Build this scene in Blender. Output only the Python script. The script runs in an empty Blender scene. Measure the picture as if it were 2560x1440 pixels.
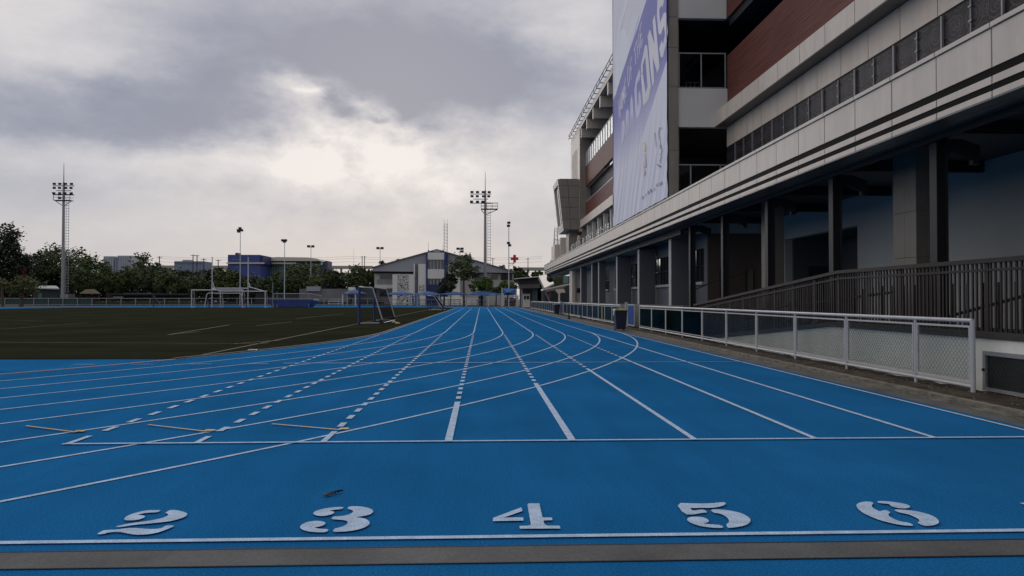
import bpy, bmesh, math, random
from mathutils import Vector, noise as mnoise
R = math.radians
random.seed(7)
C = bpy.context.scene.collection
SC = bpy.context.scene

# ------------------------------------------------------------------ camera
CH, F = 1.40, 1923.0
TH, PH = math.atan(76 / F), math.atan(28 / F)
cd = bpy.data.cameras.new('camera'); cam = bpy.data.objects.new('camera', cd); C.objects.link(cam)
cd.sensor_width = 36; cd.lens = F / 2560 * 36; cd.clip_start = 0.1; cd.clip_end = 5000
cam.location = (0, 0, CH); cam.rotation_euler = (R(90) + PH, 0, -TH)
SC.camera = cam
_r = Vector((math.cos(TH), -math.sin(TH), 0)); _h = Vector((math.sin(TH), math.cos(TH), 0))
_f = _h * math.cos(PH) + Vector((0, 0, math.sin(PH))); _u = -_h * math.sin(PH) + Vector((0, 0, math.cos(PH)))
def ray(u, v): return _f + _r * ((u - 1280) / F) + _u * ((720 - v) / F)
def G(u, v, z=0.0):
    d = ray(u, v); t = (z - CH) / d.z; return Vector((d.x * t, d.y * t, z))
def W(u, v, Y):
    d = ray(u, v); t = Y / d.y; return Vector((d.x * t, Y, CH + d.z * t))
def WX(u, v, X):
    d = ray(u, v); t = X / d.x; return Vector((X, d.y * t, CH + d.z * t))

SC.view_settings.view_transform = 'Standard'; SC.view_settings.look = 'None'
SC.view_settings.exposure = 0.0; SC.view_settings.gamma = 1.0
SC.render.engine = 'CYCLES'; SC.cycles.max_bounces = 6; SC.cycles.transparent_max_bounces = 16

# ------------------------------------------------------------------ sun
SUN_AZ, SUN_EL = R(-7), R(16)
sd = bpy.data.lights.new('sun', 'SUN'); sd.energy = 0.5; sd.angle = R(30); sd.color = (1.0, .97, .94)
sun = bpy.data.objects.new('sun', sd); C.objects.link(sun)
sv = Vector((math.sin(SUN_AZ) * math.cos(SUN_EL), math.cos(SUN_AZ) * math.cos(SUN_EL), math.sin(SUN_EL)))
sun.rotation_euler = sv.to_track_quat('Z', 'Y').to_euler()

# ------------------------------------------------------------------ world: overcast sky
w = bpy.data.worlds.new('World'); SC.world = w; w.use_nodes = True
nt = w.node_tree; nt.nodes.clear(); N = nt.nodes; L = nt.links
class V:
    def __init__(s, k): s.k = k
    def __add__(a, b): return mth('ADD', a, b)
    def __sub__(a, b): return mth('SUBTRACT', a, b)
    def __mul__(a, b): return mth('MULTIPLY', a, b)
    def __truediv__(a, b): return mth('DIVIDE', a, b)
def mth(op, *a, clamp=False):
    n = N.new('ShaderNodeMath'); n.operation = op; n.use_clamp = clamp
    for i, x in enumerate(a):
        if isinstance(x, V): L.new(x.k, n.inputs[i])
        else: n.inputs[i].default_value = x
    return V(n.outputs[0])
tc = N.new('ShaderNodeTexCoord'); D0 = tc.outputs['Generated']
sep = N.new('ShaderNodeSeparateXYZ'); L.new(D0, sep.inputs[0])
dx, dy, dz = (V(sep.outputs[i]) for i in range(3))
def vscale(src, s):
    m = N.new('ShaderNodeVectorMath'); m.operation = 'MULTIPLY'; L.new(src, m.inputs[0]); m.inputs[1].default_value = s; return m.outputs[0]
def wnoise(s, scale, detail, rough=.55, off=0.0):
    m = N.new('ShaderNodeTexNoise'); L.new(vscale(D0, s), m.inputs['Vector'])
    m.noise_dimensions = '4D'; m.inputs['W'].default_value = off
    m.inputs['Scale'].default_value = scale; m.inputs['Detail'].default_value = detail; m.inputs['Roughness'].default_value = rough
    return m
az = mth('ARCTAN2', dx, dy); el = mth('ARCSINE', dz)
wn = wnoise((1, 1, 2.2), 5.0, 6, .6); ws = N.new('ShaderNodeSeparateColor'); L.new(wn.outputs['Color'], ws.inputs[0])
wn2 = wnoise((1, 1, 1.6), 22.0, 5, .62, 3.0); ws2 = N.new('ShaderNodeSeparateColor'); L.new(wn2.outputs['Color'], ws2.inputs[0])
waz = az + (V(ws.outputs[0]) - 0.5) * 0.20 + (V(ws2.outputs[0]) - 0.5) * 0.05
wel = el + (V(ws.outputs[1]) - 0.5) * 0.11 + (V(ws2.outputs[1]) - 0.5) * 0.035
faz = az + (V(ws2.outputs[0]) - 0.5) * 0.045
fel = el + (V(ws2.outputs[1]) - 0.5) * 0.035
def blob(u, v, su, sv_, A, fine=False, p=1.0):
    a = math.atan((u - 1204) / F); e = math.atan((748 - v) / F * math.cos(a))
    x = ((faz if fine else waz) - a) / (su / F); y = ((fel if fine else wel) - e) / (sv_ / F)
    q = x * x + y * y
    if p != 1: q = mth('POWER', q, p)
    return mth('EXPONENT', q * -1.0) * A
dens = V(wnoise((1, 1, 3.6), 2.4, 7, .55, 1.0).outputs[0]) * 0.5 + V(wnoise((1, 1, 2.6), 8.0, 7, .6, 5.0).outputs[0]) * 0.42 - 0.06
for b in [(860, 90, 560, 170, .44), (1180, 235, 240, 120, .38), (1000, 160, 300, 70, .16), (250, 290, 400, 70, .42), (540, 230, 210, 110, .30), (380, 60, 300, 90, -.02),
          (90, 60, 230, 90, -.14), (330, 165, 200, 45, -.10), (170, 480, 330, 60, .16), (0, 560, 300, 50, .10),
          (900, 400, 420, 120, -.32), (760, 240, 90, 40, -.26), (1420, 60, 130, 110, -.22), (1300, 420, 250, 60, -.04),
          (560, 400, 300, 60, -.10), (1100, 560, 500, 60, .04)]:
    dens = dens + blob(*b)
for b in [(832, 250, 34, 26, .42), (868, 284, 30, 16, .34), (938, 299, 26, 8, .30), (1012, 285, 30, 26, .32), (1070, 318, 28, 14, .2),
          (990, 395, 70, 36, -.42), (880, 405, 60, 50, .14), (735, 440, 55, 20, -.16), (775, 228, 46, 10, -.34), (905, 258, 46, 12, -.22), (960, 275, 40, 14, -.2), (790, 425, 40, 14, -.12), (930, 455, 60, 14, -.1)]:
    dens = dens + blob(*b, fine=True)
for (a_, e_, sa_, se_, A_) in [(-95, 35, 50, 35, -.30), (-60, 60, 60, 30, -.12), (150, 40, 70, 50, .12)]:  # sky patches out of view; the western ones added to brighten the facade
    x = (waz - R(a_)) / R(sa_); y = (wel - R(e_)) / R(se_); dens = dens + mth('EXPONENT', (x * x + y * y) * -1.0) * A_
hz = mth('SUBTRACT', 1.0, mth('DIVIDE', mth('MAXIMUM', el, 0.0), 0.16), clamp=True)
hz2 = mth('POWER', hz, 1.4)
dens = mth('MULTIPLY', dens, mth('SUBTRACT', 1.0, hz2 * 0.85)) + hz2 * 0.22
wn3 = wnoise((1, 1, 1.5), 16.0, 8, .62, 9.0)
msk = blob(900, 350, 330, 170, 1.0)
dens = dens + mth('MULTIPLY', V(wn3.outputs[0]) - 0.5, msk) * 1.15 + (V(wn3.outputs[0]) - 0.5) * 0.22
dens = (dens - 0.42) * 1.25 + 0.41
ramp = N.new('ShaderNodeValToRGB'); L.new(dens.k, ramp.inputs[0]); cr = ramp.color_ramp; cr.interpolation = 'B_SPLINE'
cr.elements[0].position = 0.0; cr.elements[0].color = (.92, .87, .86, 1)
cr.elements[1].position = 1.0; cr.elements[1].color = (.29, .31, .395, 1)
for p, c in [(.12, (.82, .785, .79)), (.32, (.67, .655, .68)), (.55, (.50, .505, .575)), (.78, (.36, .385, .47))]:
    e_ = cr.elements.new(p); e_.color = (*c, 1)
mx = N.new('ShaderNodeMix'); mx.data_type = 'RGBA'; L.new(hz2.k, mx.inputs[0]); L.new(ramp.outputs[0], mx.inputs[6]); mx.inputs[7].default_value = (.57, .55, .57, 1)
bgc = N.new('ShaderNodeBackground'); L.new(mx.outputs[2], bgc.inputs[0]); bgc.inputs[1].default_value = .93
sky = N.new('ShaderNodeTexSky'); sky.sky_type = 'NISHITA'; sky.sun_disc = False; sky.sun_elevation = SUN_EL; sky.sun_rotation = SUN_AZ
bgs = N.new('ShaderNodeBackground'); L.new(sky.outputs[0], bgs.inputs[0]); bgs.inputs[1].default_value = 0.05
ms = N.new('ShaderNodeMixShader'); ms.inputs[0].default_value = 0.93; L.new(bgs.outputs[0], ms.inputs[1]); L.new(bgc.outputs[0], ms.inputs[2])
wo = N.new('ShaderNodeOutputWorld'); L.new(ms.outputs[0], wo.inputs[0])

# ------------------------------------------------------------------ materials
_mats = {}
def mat(name, col, rough=.6, var=.12, nscale=3.0, bump=0.0, bscale=40.0, metal=0.0, spec=.5, col2=None, stretch=(1, 1, 1), fine=0.0, fscale=60.0, detail=5, streak=0.0, sstretch=(1.2, .12, 1)):
    if name in _mats: return _mats[name]
    m = bpy.data.materials.new(name); m.use_nodes = True; t = m.node_tree; P = t.nodes['Principled BSDF']
    P.inputs['Roughness'].default_value = rough; P.inputs['Metallic'].default_value = metal; P.inputs['Specular IOR Level'].default_value = spec
    g = t.nodes.new('ShaderNodeNewGeometry'); mp = t.nodes.new('ShaderNodeMapping'); mp.inputs['Scale'].default_value = stretch
    t.links.new(g.outputs['Position'], mp.inputs[0])
    n = t.nodes.new('ShaderNodeTexNoise'); n.inputs['Scale'].default_value = nscale; n.inputs['Detail'].default_value = detail
    t.links.new(mp.outputs[0], n.inputs['Vector'])
    x = t.nodes.new('ShaderNodeMix'); x.data_type = 'RGBA'
    mr = t.nodes.new('ShaderNodeMapRange'); mr.inputs[1].default_value = .3; mr.inputs[2].default_value = .7
    t.links.new(n.outputs[0], mr.inputs[0]); t.links.new(mr.outputs[0], x.inputs[0])
    c2 = col2 if col2 else tuple(min(1, c * (1 + var)) for c in col); c1 = col if col2 else tuple(c * (1 - var) for c in col)
    x.inputs[6].default_value = (*c1, 1); x.inputs[7].default_value = (*c2, 1)
    out = x.outputs[2]
    if fine:
        n2 = t.nodes.new('ShaderNodeTexNoise'); n2.inputs['Scale'].default_value = fscale; n2.inputs['Detail'].default_value = 3
        t.links.new(mp.outputs[0], n2.inputs['Vector'])
        mr2 = t.nodes.new('ShaderNodeMapRange'); mr2.inputs[1].default_value = .3; mr2.inputs[2].default_value = .7
        mr2.inputs[3].default_value = 1 - fine; mr2.inputs[4].default_value = 1 + fine
        t.links.new(n2.outputs[0], mr2.inputs[0])
        y = t.nodes.new('ShaderNodeMix'); y.data_type = 'RGBA'; y.blend_type = 'MULTIPLY'; y.inputs[0].default_value = 1
        t.links.new(out, y.inputs[6]); t.links.new(mr2.outputs[0], y.inputs[7]); out = y.outputs[2]
    if streak:
        mp2 = t.nodes.new('ShaderNodeMapping'); mp2.inputs['Scale'].default_value = sstretch; t.links.new(g.outputs['Position'], mp2.inputs[0])
        n4 = t.nodes.new('ShaderNodeTexNoise'); n4.inputs['Scale'].default_value = 1.6; n4.inputs['Detail'].default_value = 8; n4.inputs['Roughness'].default_value = .65; t.links.new(mp2.outputs[0], n4.inputs['Vector'])
        mr4 = t.nodes.new('ShaderNodeMapRange'); mr4.inputs[1].default_value = .3; mr4.inputs[2].default_value = .7; mr4.inputs[3].default_value = 1 - streak; mr4.inputs[4].default_value = 1 + streak; t.links.new(n4.outputs[0], mr4.inputs[0])
        y4 = t.nodes.new('ShaderNodeMix'); y4.data_type = 'RGBA'; y4.blend_type = 'MULTIPLY'; y4.inputs[0].default_value = 1; t.links.new(out, y4.inputs[6]); t.links.new(mr4.outputs[0], y4.inputs[7]); out = y4.outputs[2]
    t.links.new(out, P.inputs['Base Color'])
    if bump:
        n3 = t.nodes.new('ShaderNodeTexNoise'); n3.inputs['Scale'].default_value = bscale; n3.inputs['Detail'].default_value = 4
        t.links.new(mp.outputs[0], n3.inputs['Vector'])
        b = t.nodes.new('ShaderNodeBump'); b.inputs['Strength'].default_value = bump; b.inputs['Distance'].default_value = .01
        t.links.new(n3.outputs[0], b.inputs['Height']); t.links.new(b.outputs[0], P.inputs['Normal'])
    _mats[name] = m; return m
def glass(name, tint, refl=.10, rough=.03):
    if name in _mats: return _mats[name]
    m = bpy.data.materials.new(name); m.use_nodes = True; t = m.node_tree; t.nodes.clear()
    tr = t.nodes.new('ShaderNodeBsdfTransparent'); tr.inputs[0].default_value = (*tint, 1)
    gl = t.nodes.new('ShaderNodeBsdfGlossy'); gl.inputs['Roughness'].default_value = rough; gl.inputs[0].default_value = (.9, .95, 1, 1)
    fr = t.nodes.new('ShaderNodeFresnel'); fr.inputs[0].default_value = 1.45
    ml = t.nodes.new('ShaderNodeMath'); ml.operation = 'MULTIPLY'; ml.inputs[1].default_value = refl; ml.use_clamp = True; t.links.new(fr.outputs[0], ml.inputs[0])
    mxs = t.nodes.new('ShaderNodeMixShader'); t.links.new(ml.outputs[0], mxs.inputs[0]); t.links.new(tr.outputs[0], mxs.inputs[1]); t.links.new(gl.outputs[0], mxs.inputs[2])
    o = t.nodes.new('ShaderNodeOutputMaterial'); t.links.new(mxs.outputs[0], o.inputs[0])
    _mats[name] = m; return m

TRACK = mat('track_rubber', (.0085, .122, .315), .8, nscale=.5, col2=(.0125, .155, .395), bump=.5, bscale=110, fine=.30, fscale=75, spec=0, detail=9, streak=.10)
TRACK.node_tree.nodes['Principled BSDF'].inputs['Sheen Weight'].default_value = .035
TRACK.node_tree.nodes['Principled BSDF'].inputs['Sheen Tint'].default_value = (.45, .8, 1, 1)
LINE = mat('line_paint', (.50, .64, .82), .7, spec=0, nscale=9, var=.16, fine=.28, fscale=90, bump=.3, bscale=160)
LINEW = mat('worn_line_paint', (.10, .26, .42), .6, nscale=6, col2=(.32, .42, .52))
YEL = mat('yellow_paint', (.62, .36, .03), .6, nscale=20, var=.2)
ORG = mat('orange_kerb', (.33, .12, .06), .6, nscale=4, var=.2)
CONC = mat('concrete', (.085, .088, .09), .9, spec=.2, nscale=1.6, col2=(.15, .152, .152), bump=.4, bscale=60, fine=.15, fscale=60)
CONCL = mat('light_concrete', (.20, .19, .165), .85, nscale=2.2, col2=(.28, .265, .23), bump=.4, bscale=60, fine=.12)
DIRT = mat('dirt', (.028, .020, .015), .95, spec=.15, nscale=2.5, col2=(.095, .075, .055), bump=1, bscale=18, fine=.3, fscale=30)
DARK = mat('dark_gap', (.008, .008, .009), .8)
GROUND = mat('ground_soil', (.030, .035, .022), .95, nscale=.08, col2=(.05, .052, .035), bump=.5, bscale=3)
PANEL = mat('beige_panel', (.62, .55, .475), .5, streak=.09, sstretch=(2, 2, .25), var=.045, nscale=.9, spec=.4, fine=.03, fscale=4)
PANELD = mat('taupe_panel', (.24, .215, .185), .5, streak=.12, sstretch=(2, 2, .25), var=.08, nscale=.9)
SOFF = mat('grey_soffit_panel', (.11, .105, .098), .38, var=.10, nscale=.6)
SOFT = mat('pale_soffit', (.24, .29, .29), .45, var=.06, nscale=.6)
WALLW = mat('white_render', (.74, .73, .68), .75, var=.05, nscale=1.2, fine=.04, fscale=8)
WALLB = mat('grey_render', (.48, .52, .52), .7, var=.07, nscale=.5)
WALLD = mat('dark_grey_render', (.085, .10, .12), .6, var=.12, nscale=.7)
BROWN = mat('brown_wall', (.10, .075, .065), .6, var=.12, nscale=1)
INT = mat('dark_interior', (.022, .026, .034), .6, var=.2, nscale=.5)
STEEL = mat('dark_steel', (.020, .021, .023), .55, spec=.3, var=.12)
PICK = mat('brown_picket', (.017, .011, .011), .55, spec=.25, var=.15, nscale=4)
WHITEM = mat('white_metal', (.45, .47, .50), .42, var=.08, nscale=5, spec=.5)
GALV = mat('galvanised', (.26, .27, .29), .45, var=.12, nscale=3, metal=.3)
WIRE = mat('mesh_wire', (.05, .055, .055), .5)
BLUEM = mat('blue_paint', (.012, .035, .16), .45, var=.12, nscale=3)
NAVY = mat('navy_plastic', (.018, .024, .045), .45, var=.1, nscale=4)
BLUEC = mat('blue_canvas', (.02, .075, .22), .75, var=.15, nscale=1.2)
BLACK = mat('black_plastic', (.012, .012, .013), .45)
LID = mat('yellow_lid', (.34, .33, .06), .5)
RED = mat('red_sign', (.42, .015, .03), .5)
GLS = glass('clear_glass', (.72, .78, .75), .45)
GLN = glass('thin_clear_glass', (.93, .95, .94), .10)
GLG = glass('green_glass', (.13, .24, .19), .15, .15)
GLT = glass('teal_privacy_glass', (.10, .25, .25), .30, .25)
WIN = mat('window_glass', (.012, .016, .022), .06, var=.1, spec=.7)
WINL = mat('pale_window_glass', (.10, .12, .14), .12, var=.3, nscale=1.5, spec=.6)
CLAD = mat('grey_cladding', (.29, .30, .335), .5, var=.06, nscale=.3, spec=.4)

def wood_mat():
    m = mat('wood_cladding', (.115, .042, .034), .6, spec=.15, nscale=2.0, col2=(.20, .078, .06), stretch=(1, .25, 8), fine=.12, fscale=5)
    t = m.node_tree; P = t.nodes['Principled BSDF']; src = P.inputs['Base Color'].links[0].from_socket
    g = t.nodes.new('ShaderNodeNewGeometry'); s = t.nodes.new('ShaderNodeSeparateXYZ'); t.links.new(g.outputs['Position'], s.inputs[0])
    a = t.nodes.new('ShaderNodeMath'); a.operation = 'MULTIPLY'; a.inputs[1].default_value = 1 / .12; t.links.new(s.outputs[2], a.inputs[0])
    f = t.nodes.new('ShaderNodeMath'); f.operation = 'FRACT'; t.links.new(a.outputs[0], f.inputs[0])
    c = t.nodes.new('ShaderNodeMath'); c.operation = 'GREATER_THAN'; c.inputs[1].default_value = .1; t.links.new(f.outputs[0], c.inputs[0])
    mr = t.nodes.new('ShaderNodeMapRange'); mr.inputs[3].default_value = .45; t.links.new(c.outputs[0], mr.inputs[0])
    y = t.nodes.new('ShaderNodeMix'); y.data_type = 'RGBA'; y.blend_type = 'MULTIPLY'; y.inputs[0].default_value = 1
    t.links.new(src, y.inputs[6]); t.links.new(mr.outputs[0], y.inputs[7]); t.links.new(y.outputs[2], P.inputs['Base Color'])
    return m
WOOD = wood_mat()

def spiral_mat():
    # dark glass with an embossed lace of spirals, repeated every 1.1 m along the facade
    m = bpy.data.materials.new('patterned_glass'); m.use_nodes = True; t = m.node_tree; P = t.nodes['Principled BSDF']
    P.inputs['Roughness'].default_value = .45; P.inputs['Specular IOR Level'].default_value = .15
    def M(op, *a):
        n = t.nodes.new('ShaderNodeMath'); n.operation = op
        for i, x in enumerate(a):
            if hasattr(x, 'links'): t.links.new(x, n.inputs[i])
            else: n.inputs[i].default_value = x
        return n.outputs[0]
    g = t.nodes.new('ShaderNodeNewGeometry'); s = t.nodes.new('ShaderNodeSeparateXYZ'); t.links.new(g.outputs['Position'], s.inputs[0])
    def cells(sz, oy, oz):
        a = M('SUBTRACT', M('FRACT', M('ADD', M('DIVIDE', s.outputs[1], sz), oy)), .5)
        b = M('SUBTRACT', M('FRACT', M('ADD', M('DIVIDE', s.outputs[2], sz), oz)), .5)
        r = M('SQRT', M('ADD', M('MULTIPLY', a, a), M('MULTIPLY', b, b)))
        th = M('ARCTAN2', b, a)
        w_ = M('SINE', M('ADD', M('MULTIPLY', r, 38.0), th))
        inside = M('LESS_THAN', r, .46)
        return M('MULTIPLY', M('GREATER_THAN', w_, .35), inside)
    p = M('MAXIMUM', cells(.42, .1, .3), M('MULTIPLY', cells(.66, .45, .62), .8))
    nz = t.nodes.new('ShaderNodeTexNoise'); nz.inputs['Scale'].default_value = 4; nz.inputs['Detail'].default_value = 7; t.links.new(g.outputs['Position'], nz.inputs['Vector'])
    q = M('MULTIPLY', p, M('MULTIPLY', nz.outputs[0], 1.5))
    x = t.nodes.new('ShaderNodeMix'); x.data_type = 'RGBA'; t.links.new(q, x.inputs[0]); x.inputs[6].default_value = (.014, .012, .014, 1); x.inputs[7].default_value = (.075, .068, .078, 1)
    t.links.new(x.outputs[2], P.inputs['Base Color'])
    b = t.nodes.new('ShaderNodeBump'); b.inputs['Strength'].default_value = .5; b.inputs['Distance'].default_value = .02; t.links.new(q, b.inputs['Height']); t.links.new(b.outputs[0], P.inputs['Normal'])
    return m
SPIRAL = spiral_mat()

def mural_mat():
    m = bpy.data.materials.new('mural_paint'); m.use_nodes = True; t = m.node_tree; P = t.nodes['Principled BSDF']; P.inputs['Roughness'].default_value = .8
    g = t.nodes.new('ShaderNodeNewGeometry'); mp = t.nodes.new('ShaderNodeMapping'); mp.inputs['Scale'].default_value = (1, 1, 1.5); t.links.new(g.outputs['Position'], mp.inputs[0])
    n = t.nodes.new('ShaderNodeTexNoise'); n.inputs['Scale'].default_value = .62; n.inputs['Detail'].default_value = 1.0; n.inputs['Distortion'].default_value = 2.2; t.links.new(mp.outputs[0], n.inputs['Vector'])
    a = t.nodes.new('ShaderNodeMath'); a.operation = 'MULTIPLY'; a.inputs[1].default_value = 7; t.links.new(n.outputs[0], a.inputs[0])
    f = t.nodes.new('ShaderNodeMath'); f.operation = 'FRACT'; t.links.new(a.outputs[0], f.inputs[0])
    c = t.nodes.new('ShaderNodeMath'); c.operation = 'LESS_THAN'; c.inputs[1].default_value = .46; t.links.new(f.outputs[0], c.inputs[0])
    x = t.nodes.new('ShaderNodeMix'); x.data_type = 'RGBA'; t.links.new(c.outputs[0], x.inputs[0]); x.inputs[6].default_value = (.64, .64, .62, 1); x.inputs[7].default_value = (.035, .03, .035, 1)
    t.links.new(x.outputs[2], P.inputs['Base Color']); return m
MURAL = mural_mat()

def grass_mat():
    m = mat('artificial_turf', (.021, .026, .016), .95, streak=.22, sstretch=(.05, .9, 1), nscale=.25, col2=(.036, .037, .023), bump=1, bscale=60, fine=.25, fscale=25, spec=0, detail=8)
    return m
TURF = grass_mat()

def leaf_mat(name, c1, c2):
    m = bpy.data.materials.new(name); m.use_nodes = True; t = m.node_tree; P = t.nodes['Principled BSDF']; P.inputs['Roughness'].default_value = .6; P.inputs['Specular IOR Level'].default_value = .25
    g = t.nodes.new('ShaderNodeNewGeometry'); n = t.nodes.new('ShaderNodeTexNoise'); n.inputs['Scale'].default_value = .45; n.inputs['Detail'].default_value = 4; t.links.new(g.outputs['Position'], n.inputs['Vector'])
    wn_ = t.nodes.new('ShaderNodeTexWhiteNoise'); wn_.noise_dimensions = '1D'; t.links.new(g.outputs['Random Per Island'], wn_.inputs['W'])
    a = t.nodes.new('ShaderNodeMath'); a.operation = 'MULTIPLY_ADD'; a.inputs[1].default_value = .5; t.links.new(wn_.outputs[0], a.inputs[0])
    mr = t.nodes.new('ShaderNodeMapRange'); mr.inputs[1].default_value = .3; mr.inputs[2].default_value = .7; mr.inputs[3].default_value = 0; mr.inputs[4].default_value = .6
    t.links.new(n.outputs[0], mr.inputs[0]); t.links.new(mr.outputs[0], a.inputs[2])
    x = t.nodes.new('ShaderNodeMix'); x.data_type = 'RGBA'; t.links.new(a.outputs[0], x.inputs[0]); x.inputs[6].default_value = (*c1, 1); x.inputs[7].default_value = (*c2, 1)
    t.links.new(x.outputs[2], P.inputs['Base Color'])
    return m
LEAF = {'dark': leaf_mat('dark_leaves', (.018, .024, .014), (.048, .058, .030)),
        'mid': leaf_mat('mid_leaves', (.030, .050, .020), (.095, .122, .045)),
        'green': leaf_mat('green_leaves', (.022, .042, .014), (.085, .125, .035)),
        'yellow': leaf_mat('yellow_green_leaves', (.045, .052, .02), (.13, .13, .05)),
        'purple': leaf_mat('purple_leaves', (.025, .016, .02), (.06, .04, .045)),
        'bright': leaf_mat('bright_leaves', (.028, .055, .014), (.12, .17, .04)),
        'orange': leaf_mat('orange_flowers', (.13, .035, .022), (.22, .06, .035))}
BARK = mat('bark', (.055, .045, .035), .9, nscale=4, col2=(.11, .09, .07), bump=.8, bscale=12)

# ------------------------------------------------------------------ geometry helpers
class MB:
    def __init__(s): s.v = []; s.f = []
    def add(s, vs, fs):
        o = len(s.v); s.v += [Vector(p) for p in vs]; s.f += [tuple(i + o for i in f) for f in fs]; return s
    def box(s, x0, x1, y0, y1, z0, z1):
        return s.add([(x0, y0, z0), (x1, y0, z0), (x1, y1, z0), (x0, y1, z0), (x0, y0, z1), (x1, y0, z1), (x1, y1, z1), (x0, y1, z1)],
                     [(3, 2, 1, 0), (4, 5, 6, 7), (0, 1, 5, 4), (1, 2, 6, 5), (2, 3, 7, 6), (3, 0, 4, 7)])
    def hexa(s, p):   # 8 points, bottom 4 then top 4
        return s.add(p, [(3, 2, 1, 0), (4, 5, 6, 7), (0, 1, 5, 4), (1, 2, 6, 5), (2, 3, 7, 6), (3, 0, 4, 7)])
    def quad(s, *p): return s.add(p, [tuple(range(len(p)))])
    def tube(s, a, b, r, r2=None, n=6, cap=True):
        a = Vector(a); b = Vector(b); r2 = r if r2 is None else r2
        d = (b - a).normalized(); q = d.to_track_quat('Z', 'Y'); o = len(s.v); vs = []
        for p, rr in ((a, r), (b, r2)):
            for i in range(n):
                t = 2 * math.pi * (i + .5) / n; vs.append(p + q @ Vector((math.cos(t) * rr, math.sin(t) * rr, 0)))
        fs = [(i, (i + 1) % n, n + (i + 1) % n, n + i) for i in range(n)]
        if cap: fs += [tuple(range(n - 1, -1, -1)), tuple(range(n, 2 * n))]
        return s.add(vs, fs)
    def path(s, pts, r, n=6):
        for a, b in zip(pts, pts[1:]): s.tube(a, b, r, n=n)
        return s
    def prism(s, poly, d):   # closed polygon (3D) extruded by vector d
        n = len(poly); P = [Vector(p) for p in poly]; Q = [p + Vector(d) for p in P]
        return s.add(P + Q, [tuple(range(n - 1, -1, -1)), tuple(range(n, 2 * n))] + [(i, (i + 1) % n, n + (i + 1) % n, n + i) for i in range(n)])
    def ball(s, c, r, sc=(1, 1, 1), n=8, m=6):
        vs = [Vector(c) + Vector((0, 0, -r * sc[2]))]
        for j in range(1, m):
            ph = -math.pi / 2 + math.pi * j / m
            for i in range(n):
                t = 2 * math.pi * i / n; vs.append(Vector(c) + Vector((math.cos(ph) * math.cos(t) * r * sc[0], math.cos(ph) * math.sin(t) * r * sc[1], math.sin(ph) * r * sc[2])))
        vs.append(Vector(c) + Vector((0, 0, r * sc[2]))); fs = []
        for i in range(n): fs.append((0, 1 + (i + 1) % n, 1 + i))
        for j in range(m - 2):
            for i in range(n): a = 1 + j * n; fs.append((a + i, a + (i + 1) % n, a + n + (i + 1) % n, a + n + i))
        a = 1 + (m - 2) * n
        for i in range(n): fs.append((a + i, a + (i + 1) % n, len(vs) - 1))
        return s.add(vs, fs)
    def build(s, name, m, parent=None, smooth=False, bevel=0, label=None, kind=None):
        off = Vector((0, 0, 0)); p = parent
        while p: off += p.location; p = p.parent
        me = bpy.data.meshes.new(name); me.from_pydata([v - off for v in s.v], [], s.f); me.update()
        if m: me.materials.append(m)
        if smooth:
            for q in me.polygons: q.use_smooth = True
        o = bpy.data.objects.new(name, me); C.objects.link(o)
        if parent: o.parent = parent
        if bevel:
            b = o.modifiers.new('bevel', 'BEVEL'); b.width = bevel; b.segments = 2; b.limit_method = 'ANGLE'
        if label: o['label'] = label
        if kind: o['kind'] = kind
        return o
def thing(name, label, cat, loc=(0, 0, 0), group=None):
    o = bpy.data.objects.new(name, None); C.objects.link(o); o.location = loc; o.empty_display_size = .3
    o['label'] = label; o['category'] = cat
    if group: o['group'] = group
    return o
def tag(o, label, cat, group=None):
    o['label'] = label; o['category'] = cat
    if group: o['group'] = group
    return o
def dup(root, loc, rz=None, label=None, sc=None):
    c = root.copy(); C.objects.link(c); c.location = loc
    if rz is not None: c.rotation_euler = (0, 0, rz)
    if sc: c.scale = sc
    if label: c['label'] = label
    def rec(src, dst):
        for ch in [x for x in src.children if x.name in SC.objects]:
            d = ch.copy(); C.objects.link(d); d.parent = dst; rec(ch, d)
    rec(root, c); return c
def sheet(polys, z, name, m, parent=None, kind='structure'):
    b = MB()
    for p in polys: b.quad(*[(q[0], q[1], z) for q in p])
    return b.build(name, m, parent, kind=kind if not parent else None)
def chaikin(p, n=1):
    for _ in range(n):
        q = []
        for a, b in zip(p, p[1:] + p[:1]):
            q += [(a[0] * .75 + b[0] * .25, a[1] * .75 + b[1] * .25), (a[0] * .25 + b[0] * .75, a[1] * .25 + b[1] * .75)]
        p = q
    return p

# ------------------------------------------------------------------ ground, track, field
XS = 5.80          # outermost lane line of the straight
LW = 1.22
def LX(k): return XS - LW * (8 - k)
XC = XS - 46.3; YC0, YC1 = 33.0, 117.4
sheet([[(-1500, -300), (1500, -300), (1500, 2500), (-1500, 2500)]], -.03, 'ground', GROUND)

def arc(k, y, far=False):   # x of lane line k in the bend at height y
    r = XS - LW * (8 - k) - XC; c = YC1 if far else YC0
    q = r * r - (y - c) ** 2
    return XC + math.sqrt(q) if q > 0 else None
# blue surface: one sheet (oval with D areas and the sprint straight)
pts = []
ro = XS + .13 - XC
for i in range(0, 61):
    t = math.pi * i / 60; pts.append((XC + ro * math.cos(t), YC1 + ro * math.sin(t)))
pts += [(XC - ro, -18), (XS + .13, -18)]
pts = pts[:1] + [(XC + ro * math.cos(math.pi * i / 60), YC1 + ro * math.sin(math.pi * i / 60)) for i in range(4, 61)] + pts[-2:]
pts[0] = (XS + .13, 126); pts.insert(1, (2.2, 126))
track = sheet([pts], 0.0, 'running_track', TRACK)
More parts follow.
